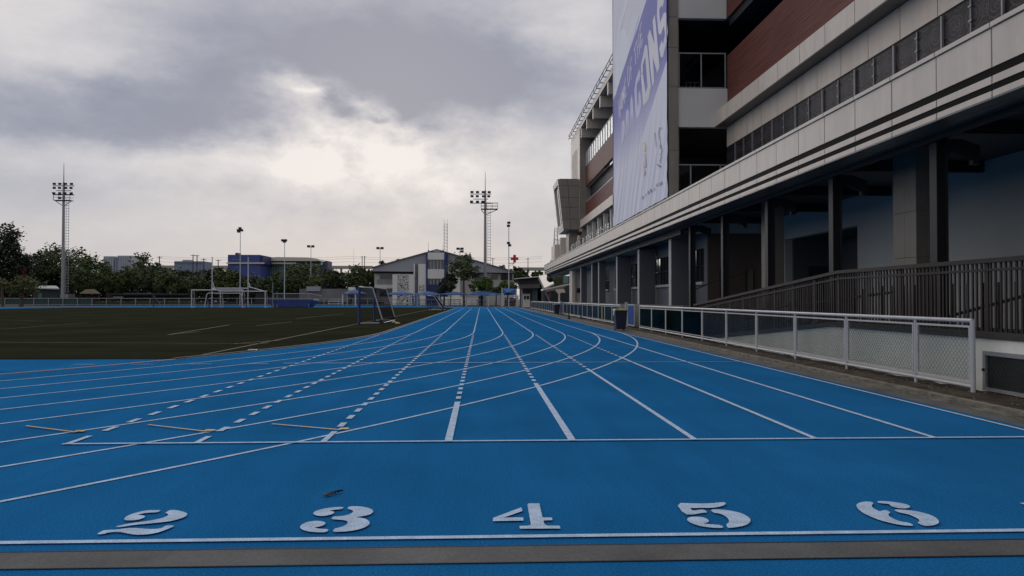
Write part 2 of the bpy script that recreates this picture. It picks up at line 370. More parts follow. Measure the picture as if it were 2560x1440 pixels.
# infield turf
gp = [(-105 + 36, 18.3)]
k0 = -0.12
for i in range(41):
    y = 18.3 + (YC0 - 18.3) * i / 40; gp.append((arc(0, y) - .18, y))
for i in range(41):
    y = YC1 + (132 - YC1) * i / 40; gp.append((arc(0, y, True) - .18, y))
gp.append((-105 + 36, 132))
field = sheet([gp], .012, 'turf_field', TURF)
# field lines (faint)
def gline(a, b, wd, mb, z):
    a = Vector((a[0], a[1], 0)); b = Vector((b[0], b[1], 0)); d = (b - a).normalized(); n = Vector((-d.y, d.x, 0)) * wd / 2
    mb.quad(*[(p.x, p.y, z) for p in (a - n, b - n, b + n, a + n)])
FLY = mat('faded_yellow_line', (.095, .072, .03), .9, nscale=1.5, col2=(.14, .108, .05)); FLW = mat('faded_white_line', (.07, .072, .052), .9, nscale=1.2, col2=(.030, .033, .022))
fl = MB()
gline((-6.95, 19.5), (-7.0, 130), .10, fl, .017)
fl.build('field_sideline', FLY, field)
fl = MB()
for a, b in [((0, 857), (670, 860)), ((0, 824), (222, 807)), ((420, 838), (500, 830)), ((330, 775), (370, 772)), ((640, 815), (730, 805)), ((0, 800), (110, 803))]:
    gline(G(*a), G(*b), .11, fl, .017)
fl.build('pitch_lines', FLW, field)
fl = MB()
for a, b in [((420, 838), (575, 813)), ((585, 861), (700, 852)), ((860, 785), (740, 797))]: gline(G(*a), G(*b), .11, fl, .021)
fl.build('yellow_pitch_lines', FLY, field)
# worn bare edge along the turf
eb = MB()
ys = [18.3 + (YC1 - 18.3) * i / 60 for i in range(61)]
for a, b in zip(ys, ys[1:]):
    xa = arc(0, a) if a < YC0 else LX(0); xb = arc(0, b) if b < YC0 else LX(0)
    eb.quad((xa - .20, a, .03), (xa - .05, a, .03), (xb - .05, b, .03), (xb - .20, b, .03))
    eb.quad((xa - .05, a, .03), (xa - .05, a, .0), (xb - .05, b, .0), (xb - .05, b, .03))
eb.build('inner_kerb', mat('dark_kerb', (.05, .05, .045), .8, nscale=3), track)
# orange strip beside the inner line in the near bend
ob = MB()
ys = [-3 + i * .5 for i in range(44)]
for a, b in zip(ys, ys[1:]):
    if arc(0, a) and arc(0, b) and b < 19: ob.quad((arc(0, a) - .12, a, .008), (arc(0, a) - .02, a, .008), (arc(0, b) - .02, b, .008), (arc(0, b) - .12, b, .008))
ob.build('orange_strip', ORG, track)
# lane lines
lm = MB()
def ringline(k, yc, t0, t1, n, z=.006):
    r0 = LX(k) - XC - .05; r1 = LX(k) - XC
    for i in range(n):
        a = t0 + (t1 - t0) * i / n; b = t0 + (t1 - t0) * (i + 1) / n
        lm.quad(*[(XC + r * math.cos(t), yc + r * math.sin(t), z) for r, t in ((r0, a), (r1, a), (r1, b), (r0, b))])
for k in range(9):
    ringline(k, YC0, -math.pi * .5, 0, 110)
    ringline(k, YC1, 0, math.pi * .62, 60)
    gline((LX(k) - .025, YC0), (LX(k) - .025, YC1), .05, lm, .006)
    if k > 3: gline((LX(k) - .025, YC1), (LX(k) - .025, 125), .05, lm, .010)
def cross_y(k, x):   # where outermost bend line crosses x
    r = XS - XC; q = r * r - (x - XC) ** 2
    return YC0 - math.sqrt(max(0, q))
for k in range(9):
    x = LX(k) - .025; w_ = .055
    y0 = 7.57; yc = cross_y(8, x)
    if k == 8: gline((x, 4.5), (x, YC0), .05, lm, .010); continue
    if k == 7: yc = YC0
    if k <= 2: yc = y0 + (.62 if k == 2 else .45 if k == 0 else .38)
    else: yc = min(yc + .5, YC0)
    gline((x, y0), (x, yc), .075 if k in (3, 4) else .06, lm, .010)
    y = yc + .30
    while y < YC0 - 3 and (k < 7):
        # stop where line meets its own bend line
        if abs((arc(k, y) or -99) - LX(k)) < .10: break
        gline((x, y), (x, y + .27), .07, lm, .010); y += .56
gline((LX(0) - .06, 7.57), (XS + .05, 7.57), .05, lm, .014)
gline((-9, 4.53), (XS + .05, 4.53), .055, lm, .010)
lm.build('lane_lines', LINE, track)
wl = MB()
gline((-4.3, 16.9), (XS, 16.9), .06, wl, .014)
for k in range(-1, 3): gline((LX(k) - 3.5 + 0, 16.75 + .0), (LX(k) - 3.5 + .45, 16.75), .05, wl, .014)
wl.build('worn_cross_line', LINEW, track)
ym = MB()
for (a, b, c, d) in [(65, 1068, 190, 1084), (370, 1065, 515, 1082), (680, 1063, 850, 1078)]:
    gline(G(a, b), G(c, d), .028, ym, .018)
    g_ = G(c + 10, d - 3); gline((g_.x - .05, g_.y), (g_.x + .05, g_.y), .085, ym, .018)
ym.build('yellow_start_marks', YEL, track)
# lane numbers (stencil)
S2 = (9.846, 230, 1260); S3 = (12.19, 740, 1255); S4 = (12.8, 1220, 1250); S5 = (12.19, 1680, 1245); S6 = (10.667, 2120, 1240)
NUM = [('2', S2, [[(790, 360), (850, 300), (1000, 235), (1200, 180), (1400, 150), (1620, 145), (1700, 150), (1640, 190), (1560, 205), (1400, 210), (1230, 230), (1110, 275), (1230, 272), (1310, 300), (1300, 325), (1200, 370), (1080, 395), (880, 405), (800, 390)],
                  [(1800, 215), (1840, 190), (1920, 142), (2060, 145), (2210, 175), (2340, 220), (2345, 265), (2280, 320), (2120, 375), (1930, 420), (1700, 450), (1400, 480), (1100, 505), (880, 535), (740, 560), (555, 562), (640, 540), (850, 490), (1200, 440), (1500, 395), (1730, 345), (1860, 290), (1880, 250), (1830, 222)],
                  [(105, 742), (200, 690), (280, 645), (420, 636), (600, 628), (800, 600), (960, 585), (1180, 597), (1400, 615), (1600, 612), (1720, 585), (1840, 522), (2030, 525), (1990, 560), (1800, 640), (1600, 710), (1300, 755), (1060, 755), (860, 720), (720, 690), (540, 685), (400, 700), (280, 740)]]),
       ('3', S3, [[(520, 340), (570, 285), (700, 235), (950, 180), (1200, 150), (1470, 150), (1400, 215), (1200, 230), (990, 262), (1120, 275), (1175, 315), (1120, 360), (1000, 400), (820, 430), (640, 415), (550, 380)],
                  [(1565, 205), (1610, 130), (1900, 128), (2150, 160), (2310, 215), (2365, 280), (2300, 360), (2150, 410), (1960, 440), (1810, 462), (2000, 480), (2170, 530), (2260, 620), (2220, 700), (2060, 790), (1800, 860), (1500, 900), (1110, 910), (1160, 810), (1350, 770), (1520, 700), (1590, 620), (1540, 570), (1400, 540), (1070, 525), (1125, 440), (1350, 432), (1560, 400), (1700, 340), (1745, 290), (1710, 245), (1600, 215)],
                  [(110, 770), (160, 690), (300, 620), (480, 578), (700, 570), (860, 600), (905, 645), (840, 710), (700, 750), (545, 775), (700, 815), (1005, 822), (940, 915), (700, 922), (420, 905), (200, 850)]]),
       ('4', S4, [[(160, 570), (1070, 230), (1105, 350), (500, 560), (1125, 555), (1135, 660), (155, 672)],
                  [(1260, 140), (1310, 105), (1640, 105), (1745, 555), (2040, 560), (2065, 640), (1780, 655), (1800, 760), (1900, 815), (2290, 820), (2320, 910), (1020, 915), (1005, 830), (1280, 820), (1375, 795)]]),
       ('5', S5, [[(110, 145), (700, 165), (1200, 160), (1500, 130), (1600, 122), (1650, 170), (1580, 225), (1400, 275), (1200, 298), (600, 300), (550, 300), (625, 390), (800, 360), (990, 345), (1085, 445), (900, 450), (690, 500), (370, 500)],
                  [(1160, 345), (1500, 345), (1800, 385), (2050, 440), (2250, 520), (2380, 620), (2400, 700), (2340, 780), (2200, 840), (1980, 885), (1760, 912), (1690, 900), (1645, 800), (1720, 760), (1745, 690), (1700, 610), (1560, 510), (1420, 465), (1250, 445)],
                  [(455, 650), (500, 590), (650, 565), (850, 570), (1000, 600), (1110, 660), (1125, 710), (1090, 745), (920, 765), (1150, 800), (1500, 820), (1590, 910), (1300, 910), (950, 870), (700, 810), (500, 720)]]),
       ('6', S6, [[(590, 145), (690, 190), (630, 235), (640, 290), (700, 340), (850, 410), (930, 380), (1020, 370), (1140, 435), (1070, 480), (1090, 530), (1200, 600), (1400, 680), (1640, 710), (1775, 795), (1500, 785), (1200, 735), (900, 660), (600, 550), (400, 450), (260, 340), (215, 250), (260, 195), (400, 150)],
                  [(750, 135), (1000, 135), (1250, 160), (1480, 200), (1620, 240), (1665, 290), (1600, 325), (1400, 330), (1220, 295), (1120, 250), (1110, 210), (840, 190)],
                  [(1200, 360), (1450, 360), (1750, 390), (2000, 440), (2250, 520), (2400, 620), (2435, 700), (2370, 755), (2200, 795), (2010, 795), (1835, 705), (1900, 680), (1905, 640), (1850, 590), (1650, 500), (1500, 460), (1360, 440)]])]
for ch, (s_, ox, oy), polys in NUM:
    b = MB()
    for p in polys:
        q = [(ox + x / s_, oy + y / s_) for x, y in p]
        if ch not in '4': q = chaikin(q)
        b.quad(*[G(x, y, .011) for x, y in q])
    b.build('lane_number', LINE, track, label='white stencilled number %s painted on the blue track' % ch)
# 7 partly out of frame
b = MB(); x7 = LX(6) + .47; y7 = 4.63
b.quad(*[(x7 + px, y7 + py, .011) for px, py in [(-.16, .50), (.18, .50), (.18, .44), (.02, 0), (-.10, 0), (.06, .40), (-.10, .40), (-.11, .36), (-.16, .36)]])
b.build('lane_number', LINE, track, label='white stencilled number 7 cut by the right edge')
# concrete strip in front
sheet([[(-30, 4.10), (12, 4.10), (12, 4.36), (-30, 4.36)]], .005, 'concrete_strip', CONC)
b = MB(); gline((-30, 4.372), (12, 4.372), .018, b, .006); gline((-30, 4.095), (12, 4.095), .012, b, .007); b.build('strip_joint', DARK, kind='structure')
# right edge of the track
def band(x0, x1, z, name, m, y0=-18, y1=126, zt=None):
    return sheet([[(x0, y0), (x1, y0), (x1, y1), (x0, y1)]], z, name, m)
band(XS + .13, XS + .46, .002, 'track_edging', CONC)
band(XS + .46, XS + .74, -.022, 'drain_channel', mat('drain_dirt', (.006, .005, .004), .95, spec=.1, nscale=5, col2=(.022, .018, .014), bump=1, bscale=20))
b = MB(); b.box(XS + .53, XS + .56, -18, 126, -.02, .0); b.box(XS + .63, XS + .655, -18, 126, -.02, .006); b.box(XS + .74, XS + .86, -18, 126, -.02, .035)
b.build('drain_kerb', mat('weathered_kerb', (.10, .09, .07), .9, nscale=4, col2=(.26, .24, .20), bump=.8, bscale=25), kind='structure')
# rough dirt verge
b = MB(); ny = 420; xs = [XS + .86 + (9.4 - XS - .86) * i / 9 for i in range(10)]
yy = [-6 + 140 * (j / ny) ** 1.4 for j in range(ny + 1)]
vs = [(x, y, .012 + .03 * mnoise.noise(Vector((x * 3, y * 3, 0))) + .02 * mnoise.noise(Vector((x * 9, y * 9, 3)))) for y in yy for x in xs]
b.add(vs, [(j * 10 + i, j * 10 + i + 1, j * 10 + i + 11, j * 10 + i + 10) for j in range(ny) for i in range(9)])
b.build('dirt_verge', DIRT, kind='structure', smooth=True)
b = MB()
for i in range(700):
    y = random.uniform(7, 40); x = random.uniform(XS + .48, 7.6); r = random.uniform(.006, .022)
    b.ball((x, y, .02), r, (1, 1.3, .5), 5, 4)
b.build('gravel', mat('pebbles', (.10, .085, .065), .9, nscale=9, col2=(.22, .20, .16)), kind='stuff')
# scrap of leaf on track
b = MB(); c0 = G(833, 1233)
for i in range(5):
    a = -.3 + i * .16; p = [G(805 + i * 9, 1240 - i * 3, .012 + .01 * (i % 2)), G(822 + i * 9, 1240 - i * 3, .012), G(826 + i * 8, 1232 - i * 2, .03), G(812 + i * 8, 1233 - i * 2, .02)]
    b.quad(*p)
tag(b.build('dead_leaf', mat('dead_leaf', (.02, .018, .022), .8)), 'dark crumpled leaf lying on the blue track above the 3', 'leaf')

# ------------------------------------------------------------------ fence along the track
HEX = None
def hexmesh(y0, y1, z0, z1, x):
    b = MB(); cw, chh = .085, .046; nx = max(2, int((y1 - y0) / cw)); nz = int((z1 - z0) / chh)
    cw = (y1 - y0) / nx; chh = (z1 - z0) / nz; t = .0027
    def seg(p, q):
        p = Vector(p); q = Vector(q); d = (q - p).normalized(); n = Vector((0, -d.z, d.y)) * t
        b.quad(p - n, q - n, q + n, p + n)
        b.quad(p - Vector((t, 0, 0)), q - Vector((t, 0, 0)), q + Vector((t, 0, 0)), p + Vector((t, 0, 0)))
    def wob(y, z): return x + .012 * mnoise.noise(Vector((y * 2, z * 2, 5)))
    for j in range(nz):
        for i in range(nx):
            s = .5 if j % 2 else 0; y = y0 + (i + s) * cw; z = z0 + j * chh
            for sg in (-1, 1):
                ye = y + sg * cw * .5
                if y0 - .001 <= ye <= y1 + .001 and y <= y1:
                    seg((wob(y, z), y + sg * .004, z + chh * .3), (wob(ye, z), ye - sg * .004, z + chh))
            seg((wob(y, z), y, z), (wob(y, z), y, z + chh * .3))
    return b
def fence(posts, x, label, mesh_to=0, glassm=GLG, ztop=1.08, zbot=.10, fr=.03):
    t = thing('track_fence', label, 'fence', (x, posts[0], 0), 'white railing sections beside the track')
    for i, y in enumerate(posts):
        big = i == 0
        MB().tube((x, y, 0), (x, y, ztop), .036 if big else .026, n=10).build('post', WHITEM, t, smooth=False)
    MB().tube((x - .001, posts[0], ztop), (x - .001, posts[-1], ztop), .031, n=10).build('top_rail', WHITEM, t)
    MB().tube((x - .001, posts[0], zbot), (x - .001, posts[-1], zbot), .024, n=8).build('bottom_rail', WHITEM, t)
    for i, (a, b_) in enumerate(zip(posts, posts[1:])):
        a2, b2 = a + .05, b_ - .05
        m = MB(); z0, z1 = zbot + .06, ztop - .075
        m.box(x - .015, x + .015, a2, b2, z1 - fr, z1); m.box(x - .015, x + .015, a2, b2, z0, z0 + fr)
        m.box(x - .0149, x + .0149, a2, a2 + fr, z0 + fr, z1 - fr); m.box(x - .0149, x + .0149, b2 - fr, b2, z0 + fr, z1 - fr)
        f = m.build('panel_frame', WHITEM, t)
        if i < mesh_to:
            hexmesh(a2 + fr, b2 - fr, z0 + fr, z1 - fr, x - .020).build('wire_mesh', WIRE, f)
            MB().box(x + .018, x + .022, a2 + .01, b2 - .01, z0 + .01, z1).build('glass_panel', GLN, t)
        else:
            MB().box(x - .004, x + .004, a2 + fr, b2 - fr, z0 + fr, z1 - fr).build('glass_panel', glassm, t)
    return t
XF = 7.30
p1 = [11.17, 12.68] + [15.13 + 2.52 * i for i in range(9)]
fence(p1, XF, 'nearest white railing with wire mesh in front of low white wall', mesh_to=6)
p2 = [40.3 + 2.53 * i for i in range(12)]
fence(p2, XF, 'middle white railing with green glass between the two bins', glassm=GLT)
p3 = [71.6 + 2.5 * i for i in range(18)]
fence(p3, XF, 'far white railing with green glass beyond the second bin', glassm=GLT)
def gate(y, label):
    t = thing('gate', label, 'gate', (XF, y, 0), 'blue gates in the white railing')
    MB().box(XF - .004, XF + .004, y + .08, y + 1.6, .18, 1.08).build('panel', mat('gate_blue', (.010, .065, .27), .7, spec=.1, var=.15, nscale=2), t)
    m = MB(); m.box(XF - .02, XF + .02, y, y + .05, .06, 1.16); m.box(XF - .02, XF + .02, y + 1.62, y + 1.68, .06, 1.16); m.box(XF - .018, XF + .018, y + .05, y + 1.62, 1.10, 1.15); m.box(XF - .018, XF + .018, y + .05, y + 1.62, .11, .16)
    m.build('frame', WHITEM, t)
    MB().box(XF - .06, XF + .06, y + 2.0, y + 2.14, 0, 1.25).build('post', WHITEM, t)
    m = MB(); m.tube((XF, y + .03, 0), (XF, y + .03, .1), .045, n=8); m.build('wheel', BLACK, t)
gate(36.5, 'blue gate panel between the near railing and the first bin')
gate(68.9, 'small blue gate panel beside the second bin')

# bins
def wheelie_bin(loc, label, lid):
    t = thing('wheelie_bin', label, 'bin', loc, 'wheeled rubbish bins on the verge')
    x, y, z = loc
    m = MB(); m.hexa([(x - .21, y - .25, .06), (x + .21, y - .25, .06), (x + .21, y + .22, .06), (x - .21, y + .22, .06), (x - .27, y - .34, .86), (x + .27, y - .34, .86), (x + .27, y + .30, .86), (x - .27, y + .30, .86)])
    m.box(x - .285, x + .285, y - .36, y + .32, .86, .90); m.build('body', NAVY, t, bevel=.015)
    m = MB(); m.hexa([(x - .29, y - .37, .905), (x + .29, y - .37, .905), (x + .29, y + .33, .905), (x - .29, y + .33, .905), (x - .24, y - .32, .96), (x + .24, y - .32, .96), (x + .24, y + .28, .975), (x - .24, y + .28, .975)])
    m.build('lid', lid, t, bevel=.012)
    for s in (-1, 1): MB().tube((x + s * .16 + (.05 if s > 0 else -.05), y + .2, .1), (x + s * .16, y + .2, .1), .1, n=12).build('wheel', BLACK, t)
    MB().tube((x - .2, y + .36, .92), (x + .2, y + .36, .92), .015).build('handle', NAVY, t)
    return t
b1 = G(1550, 826); b2 = G(1392, 786)
wheelie_bin((b1.x, b1.y, 0), 'navy wheeled bin with yellow lid beside the blue gate', LID)
wheelie_bin((b2.x, b2.y, 0), 'farther dark wheeled bin with grey lid by the railing', mat('grey_lid', (.10, .10, .11), .5))
# white bag draped over first bin
m = MB(); x, y = b1.x - .29, b1.y - .25
m.add([(x - .01, y - .1, .98), (x + .12, y - .12, .985), (x + .13, y + .12, .985), (x - .02, y + .14, .975), (x - .04, y - .08, .72), (x - .05, y + .1, .66)], [(0, 1, 2, 3), (0, 3, 5, 4)])
tag(m.build('plastic_bag', mat('white_plastic', (.45, .47, .48), .5)), 'white plastic liner hanging over the rim of the yellow lidded bin', 'bag')
m = MB(); rb = random.Random(3)
for i in range(2): m.ball((7.75 + rb.uniform(-.1, .15), 33.2 + i * .35, .45 + rb.uniform(-.15, .2)), .32, (.5, 1, .9), 8, 6)
tag(m.build('blue_tarpaulin', mat('tarp_blue', (.012, .05, .16), .7, var=.3, nscale=4), smooth=True), 'bundled blue sheet behind the glass at far end of the nearest railing', 'tarpaulin')
# yellow bollard / cloth at rail
m = MB(); q = G(1495, 806); m.box(q.x + .25, q.x + .37, q.y, q.y + .25, .0, .95); tag(m.build('rail_post', mat('cream_post', (.30, .25, .10), .7, var=.3, nscale=6), bevel=.01), 'short yellowish post standing against the green glass railing', 'post')
for (u, v, lab) in [(1422, 797, 'small black spotlight on the verge behind the farther bin'), (1452, 797, 'low dark fitting on the kerb halfway between the bins')]:
    q = G(u, v); m = MB(); m.tube((q.x, q.y, 0), (q.x, q.y, .12), .13, .1, 10); m.tube((q.x, q.y, .12), (q.x, q.y + .05, .42 if u < 1440 else .22), .07, .03, 8)
    tag(m.build('ground_light', BLACK), lab, 'ground light')

# ------------------------------------------------------------------ low wall, ramp and picket railing
XW = 7.62
t = thing('retaining_wall', 'low white rendered wall behind the nearest wire mesh railing', 'wall', (XW, 9, 0))
prof = [(3.0, .80), (16.5, .80), (23.6, .22), (26.2, .02)]
m = MB(); m.prism([(XW, y, -.1) for y in (3.0, 26.2)] + [(XW, y, z) for y, z in reversed(prof)], (.2, 0, 0)); m.build('wall_body', WALLW, t)
m = MB()
for (ya, za), (yb, zb) in zip(prof, prof[1:]): m.hexa([(XW - .03, ya, za + .004), (8.9, ya, za + .004), (8.9, yb, zb + .004), (XW - .03, yb, zb + .004), (XW - .03, ya, za + .10), (8.9, ya, za + .10), (8.9, yb, zb + .10), (XW - .03, yb, zb + .10)])
m.build('ramp_slab', mat('ramp_edge', (.03, .028, .026), .7), t)
# grated window frame in wall
t2 = thing('vent_window', 'framed dark mesh hatch in the low white wall at right edge', 'hatch', (XW, 9.9, .1))
ya, yb, za, zb = 9.5, 11.33, .03, .62
m = MB(); x0, x1 = XW - .07, XW - .002
m.box(x0, x1, ya, yb, zb - .06, zb); m.box(x0, x1, ya, yb, za, za + .05); m.box(x0, x1, yb - .06, yb, za + .05, zb - .06); m.box(x0, x1, ya, ya + .06, za + .05, zb - .06); m.build('frame', GALV, t2)
MB().box(XW - .03, XW - .003, ya + .06, yb - .06, za + .05, zb - .06).build('dark_pane', mat('green_black', (.008, .014, .012), .5), t2)
hexmesh(ya + .06, yb - .06, za + .05, zb - .06, XW - .045).build('wire_mesh', WIRE, t2)
MB().box(x0 - .02, x0 - .001, yb - .05, yb - .01, .32, .36).build('latch', STEEL, t2)
# pickets
XP = 7.82
def ptop(y): return 1.99 if y < 16.5 else 1.99 - .071 * (y - 16.5)
t = thing('picket_railing', 'dark brown slatted railing following the ramp above white wall', 'railing', (XP, 10, .9))
m = MB(); y = 3.0; i = 0
while y < 28:
    zt = ptop(y); w_ = .019 if i % 11 else .045
    jit = random.uniform(-.012, .012)
    m.box(XP - .01, XP + .01, y - w_ + jit, y + w_ + jit, zt - 1.16, zt - .02); y += .112; i += 1
m.build('pickets', PICK, t)
for nm, off, h in (('top_rail', -.03, .07), ('middle_rail', -.16, .04), ('bottom_rail', -1.16, .06)):
    m = MB(); 
    for ya, yb in ((3.0, 16.5), (16.5, 28)):
        za, zb = ptop(ya) + off, ptop(yb) + off; w_ = .05 if nm == 'top_rail' else .024
        m.hexa([(XP - w_, ya, za), (XP + w_, ya, za), (XP + w_, yb, zb), (XP - w_, yb, zb), (XP - w_, ya, za + h), (XP + w_, ya, za + h), (XP + w_, yb, zb + h), (XP - w_, yb, zb + h)])
    m.build(nm, PICK, t)
m = MB()   # inner handrail and second row seen through the slats
for ya, yb, za, zb in ((3, 10.5, 1.9, 1.75), (10.5, 14.5, 1.75, 1.0), (16, 27, 1.55, .9)): m.tube((8.75, ya, za), (8.75, yb, zb), .03)
y = 3
while y < 26: m.box(8.74, 8.76, y, y + .05, max(0, ptop(y) - 1.1), ptop(y) - .3); y += .42
m.build('inner_handrail', PICK, t)

# ------------------------------------------------------------------ school building
B = thing('school_building', 'long beige school building with brown wood bands along the track', 'building', (10, 40, 0))
FX = 7.60; Y0, Y1 = -6.0, 93.0
JY = [11.13 + 1.40 * i for i in range(-12, 60) if Y0 < 11.13 + 1.40 * i < Y1]
def panels(name, x0, x1, z0, z1, y0, y1, joints, m=PANEL, gap=.032, vary=0.0):
    b = MB(); joints = sorted(joints); js = [y0] + [j for j in joints if y0 + .1 < j < y1 - .1] + [y1]
    for a, c in zip(js, js[1:]):
        d = random.uniform(-vary, vary); b.box(x0 + d, x1, a + gap / 2, c - gap / 2, z0, z1)
    return b.build(name, m, B)
panels('fascia', FX, FX + .07, 4.86, 5.44, Y0, Y1, JY, vary=.002)
panels('fascia_cap', FX - .03, FX + .30, 5.458, 5.53, Y0, Y1, JY)
panels('fascia_strip', FX, FX + .06, 4.612, 4.728, Y0, Y1, JY)
panels('fascia_strip', FX, FX + .06, 4.412, 4.508, Y0, Y1, JY)
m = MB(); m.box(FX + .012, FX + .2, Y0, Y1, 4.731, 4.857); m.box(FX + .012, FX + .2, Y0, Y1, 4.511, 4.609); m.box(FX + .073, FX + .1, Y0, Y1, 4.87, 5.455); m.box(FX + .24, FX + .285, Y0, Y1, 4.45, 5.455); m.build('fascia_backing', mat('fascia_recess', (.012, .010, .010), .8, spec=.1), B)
m = MB(); m.box(FX + .29, 10.0, Y0, Y1, 5.2, 5.40); m.box(FX + .3, 9.6, Y1 - .2, Y1, 4.1, 5.19); m.build('canopy_roof', PANELD, B)
# soffit strip with joints
b = MB()
for a, c in zip([Y0] + JY, JY + [Y1]):
    for xa, xb in ((FX + .004, FX + .27), (FX + .28, FX + .60)): b.box(xa, xb, a + .006, c - .006, 4.385, 4.41)
b.build('soffit_panels', SOFF, B)
m = MB(); m.box(FX + .61, FX + .70, Y0, 31.45, 4.28, 4.44); m.box(FX + .61, FX + .70, 31.45, Y1, 4.08, 4.44); m.build('edge_beam', STEEL, B)
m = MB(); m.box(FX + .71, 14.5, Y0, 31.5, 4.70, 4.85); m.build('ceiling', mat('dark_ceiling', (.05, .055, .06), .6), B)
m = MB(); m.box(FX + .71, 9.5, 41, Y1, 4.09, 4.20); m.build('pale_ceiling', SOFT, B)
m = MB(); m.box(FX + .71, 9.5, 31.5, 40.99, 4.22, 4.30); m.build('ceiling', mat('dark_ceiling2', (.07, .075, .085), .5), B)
# columns with brackets
def hcol(y, x=8.30, zt=4.7):
    m = MB(); m.box(x, x + .03, y, y + .22, .4, zt); m.box(x + .19, x + .22, y, y + .22, .4, zt); m.box(x + .031, x + .189, y + .09, y + .13, .4, zt)
    c = m.build('column', STEEL, B)
def bracket(y, x=8.52, z=4.34):
    m = MB(); m.prism([(x, y, z), (x, y, z - .30), (x + .15, y, z - .22), (x + .50, y, z - .38), (x + .50, y, z - .46), (x + .64, y, z - .46), (x + .64, y, z - .12), (x + .3, y, z)], (0, .12, 0)); m.build('bracket', STEEL, B)
for i in range(-3, 5):
    y = 13.7 + 4.15 * i
    hcol(y); bracket(y + .05)
    m = MB(); m.box(8.31, 12, y + .02, y + .18, 4.44, 4.69); m.build('ceiling_beam', STEEL, B)
# floor platforms
m = MB(); m.box(8.95, 16, Y0, 31.5, -.1, .5); m.build('platform', CONC, B)
m = MB(); m.box(8.32, 16, 31.5, Y1 - 18, -.1, 1.12); m.build('plinth', mat('plinth', (.12, .115, .105), .8, nscale=1, col2=(.16, .15, .14)), B)
# near back wall with opening
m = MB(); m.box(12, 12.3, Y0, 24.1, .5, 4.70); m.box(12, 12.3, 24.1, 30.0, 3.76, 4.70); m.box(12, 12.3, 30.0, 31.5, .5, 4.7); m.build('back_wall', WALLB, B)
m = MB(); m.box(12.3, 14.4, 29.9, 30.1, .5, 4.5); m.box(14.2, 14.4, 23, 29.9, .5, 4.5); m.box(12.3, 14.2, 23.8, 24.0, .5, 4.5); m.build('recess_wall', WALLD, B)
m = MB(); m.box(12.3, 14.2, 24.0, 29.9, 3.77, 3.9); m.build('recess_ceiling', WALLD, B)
m = MB(); m.box(12.9, 13.7, 29.8, 29.89, .5, 2.7); m.build('door', INT, B)
# clad pillars
for y in (16.1 - 8.2, 16.1, 24.3):
    m = MB(); 
    for za, zb in ((.5, 1.25), (1.26, 2.30), (2.31, 3.30), (3.31, 4.69)):
        m.box(9.30, 9.70, y, y + .45, za, zb); m.box(9.302, 9.698, y + .46, y + .92, za, zb)
    m.box(9.32, 9.68, y + .02, y + .9, .5, 4.69); m.build('pillar', mat('dark_clad_panel', (.15, .138, .118), .5, var=.08), B)
# transverse brown wall with doors
m = MB(); m.box(9.35, 12.0, 31.5, 31.7, .5, 4.13); m.build('brown_wall', BROWN, B)
m = MB(); m.box(8.9, 12.0, 31.45, 31.75, 4.135, 4.69); m.build('upper_wall', WALLB, B)
for x in (9.85, 10.95):
    m = MB(); m.box(x, x + .04, 31.44, 31.5, .5, 2.62); m.box(x + .30, x + .34, 31.44, 31.5, .5, 2.62); m.build('door_frame', BLACK, B)
m = MB(); m.box(11.0, 11.28, 31.46, 31.5, .5, 2.6); m.build('door', mat('grey_door', (.15, .14, .13), .5), B)
# wide colonnade beyond
PY = [33.7, 40.6, 47.2, 54.6, 58.0, 64.5]
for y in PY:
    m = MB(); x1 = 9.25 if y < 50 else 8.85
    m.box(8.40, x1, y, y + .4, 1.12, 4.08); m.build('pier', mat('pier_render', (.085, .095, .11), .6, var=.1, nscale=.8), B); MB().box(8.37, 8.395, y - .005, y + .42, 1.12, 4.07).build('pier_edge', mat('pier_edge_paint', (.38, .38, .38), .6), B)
m = MB(); m.box(8.36, 8.66, 70.8, 73.0, 1.12, 4.08); m.box(8.66, 9.75, 71, 71.3, 1.12, 4.08); m.build('end_pier', PANEL, B)
m = MB(); m.box(8.82, 9.22, 70.92, 70.99, 2.0, 2.42); m.build('notice_board', BLACK, B)
# back wall with windows
wins = [(32.0, 35.6), (37.4, 41.4), (44.2, 48.2), (50.5, 53.5)]
m = MB(); m.box(9.35, 9.55, 31.7, 71, 1.12, 2.02); m.box(9.35, 9.55, 31.7, 71, 3.55, 5.18)
ys = [31.7] + [q for w_ in wins for q in w_] + [56]
for a, c in zip(ys[::2], ys[1::2]): m.box(9.35, 9.55, a, c, 2.02, 3.55)
m.box(9.35, 9.55, 60.5, 71, 2.02, 3.55)
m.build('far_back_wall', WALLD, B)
for a, c in wins + [(56, 60.5)]:
    f = MB(); f.box(9.24, 9.36, a - .05, c + .05, 2.02, 2.14); fo = f.build('window_sill', mat('pale_sill', (.34, .34, .34), .6), B)
    f = MB(); n = 6
    for i in range(n + 1): yy_ = a + (c - a) * i / n; f.box(9.38, 9.42, yy_ - .02, yy_ + .02, 2.14, 3.55)
    f.box(9.38, 9.421, a, c, 2.80, 2.84); fr_ = f.build('window_frame', BLACK, B)
    MB().box(9.43, 9.45, a, c, 2.14, 3.55).build('window_pane', WIN, fr_)
m = MB(); m.box(9.36, 10.2, 71.32, 71.6, 1.12, 4.1); m.build('side_wall', PANELD, B)
# stair handrail near brown wall
m = MB(); m.path([(8.6, 31.0, .4), (8.6, 31.0, 1.75), (9.3, 30.6, 2.1), (10.6, 30.0, 2.5)], .022); m.build('stair_handrail', STEEL, B)

# ---- upper floors
XL, XWd = 9.5, 10.06          # ledge plane, wood plane
YB = 31.05
JU = [YB - 1.95 * i for i in range(1, 22)]
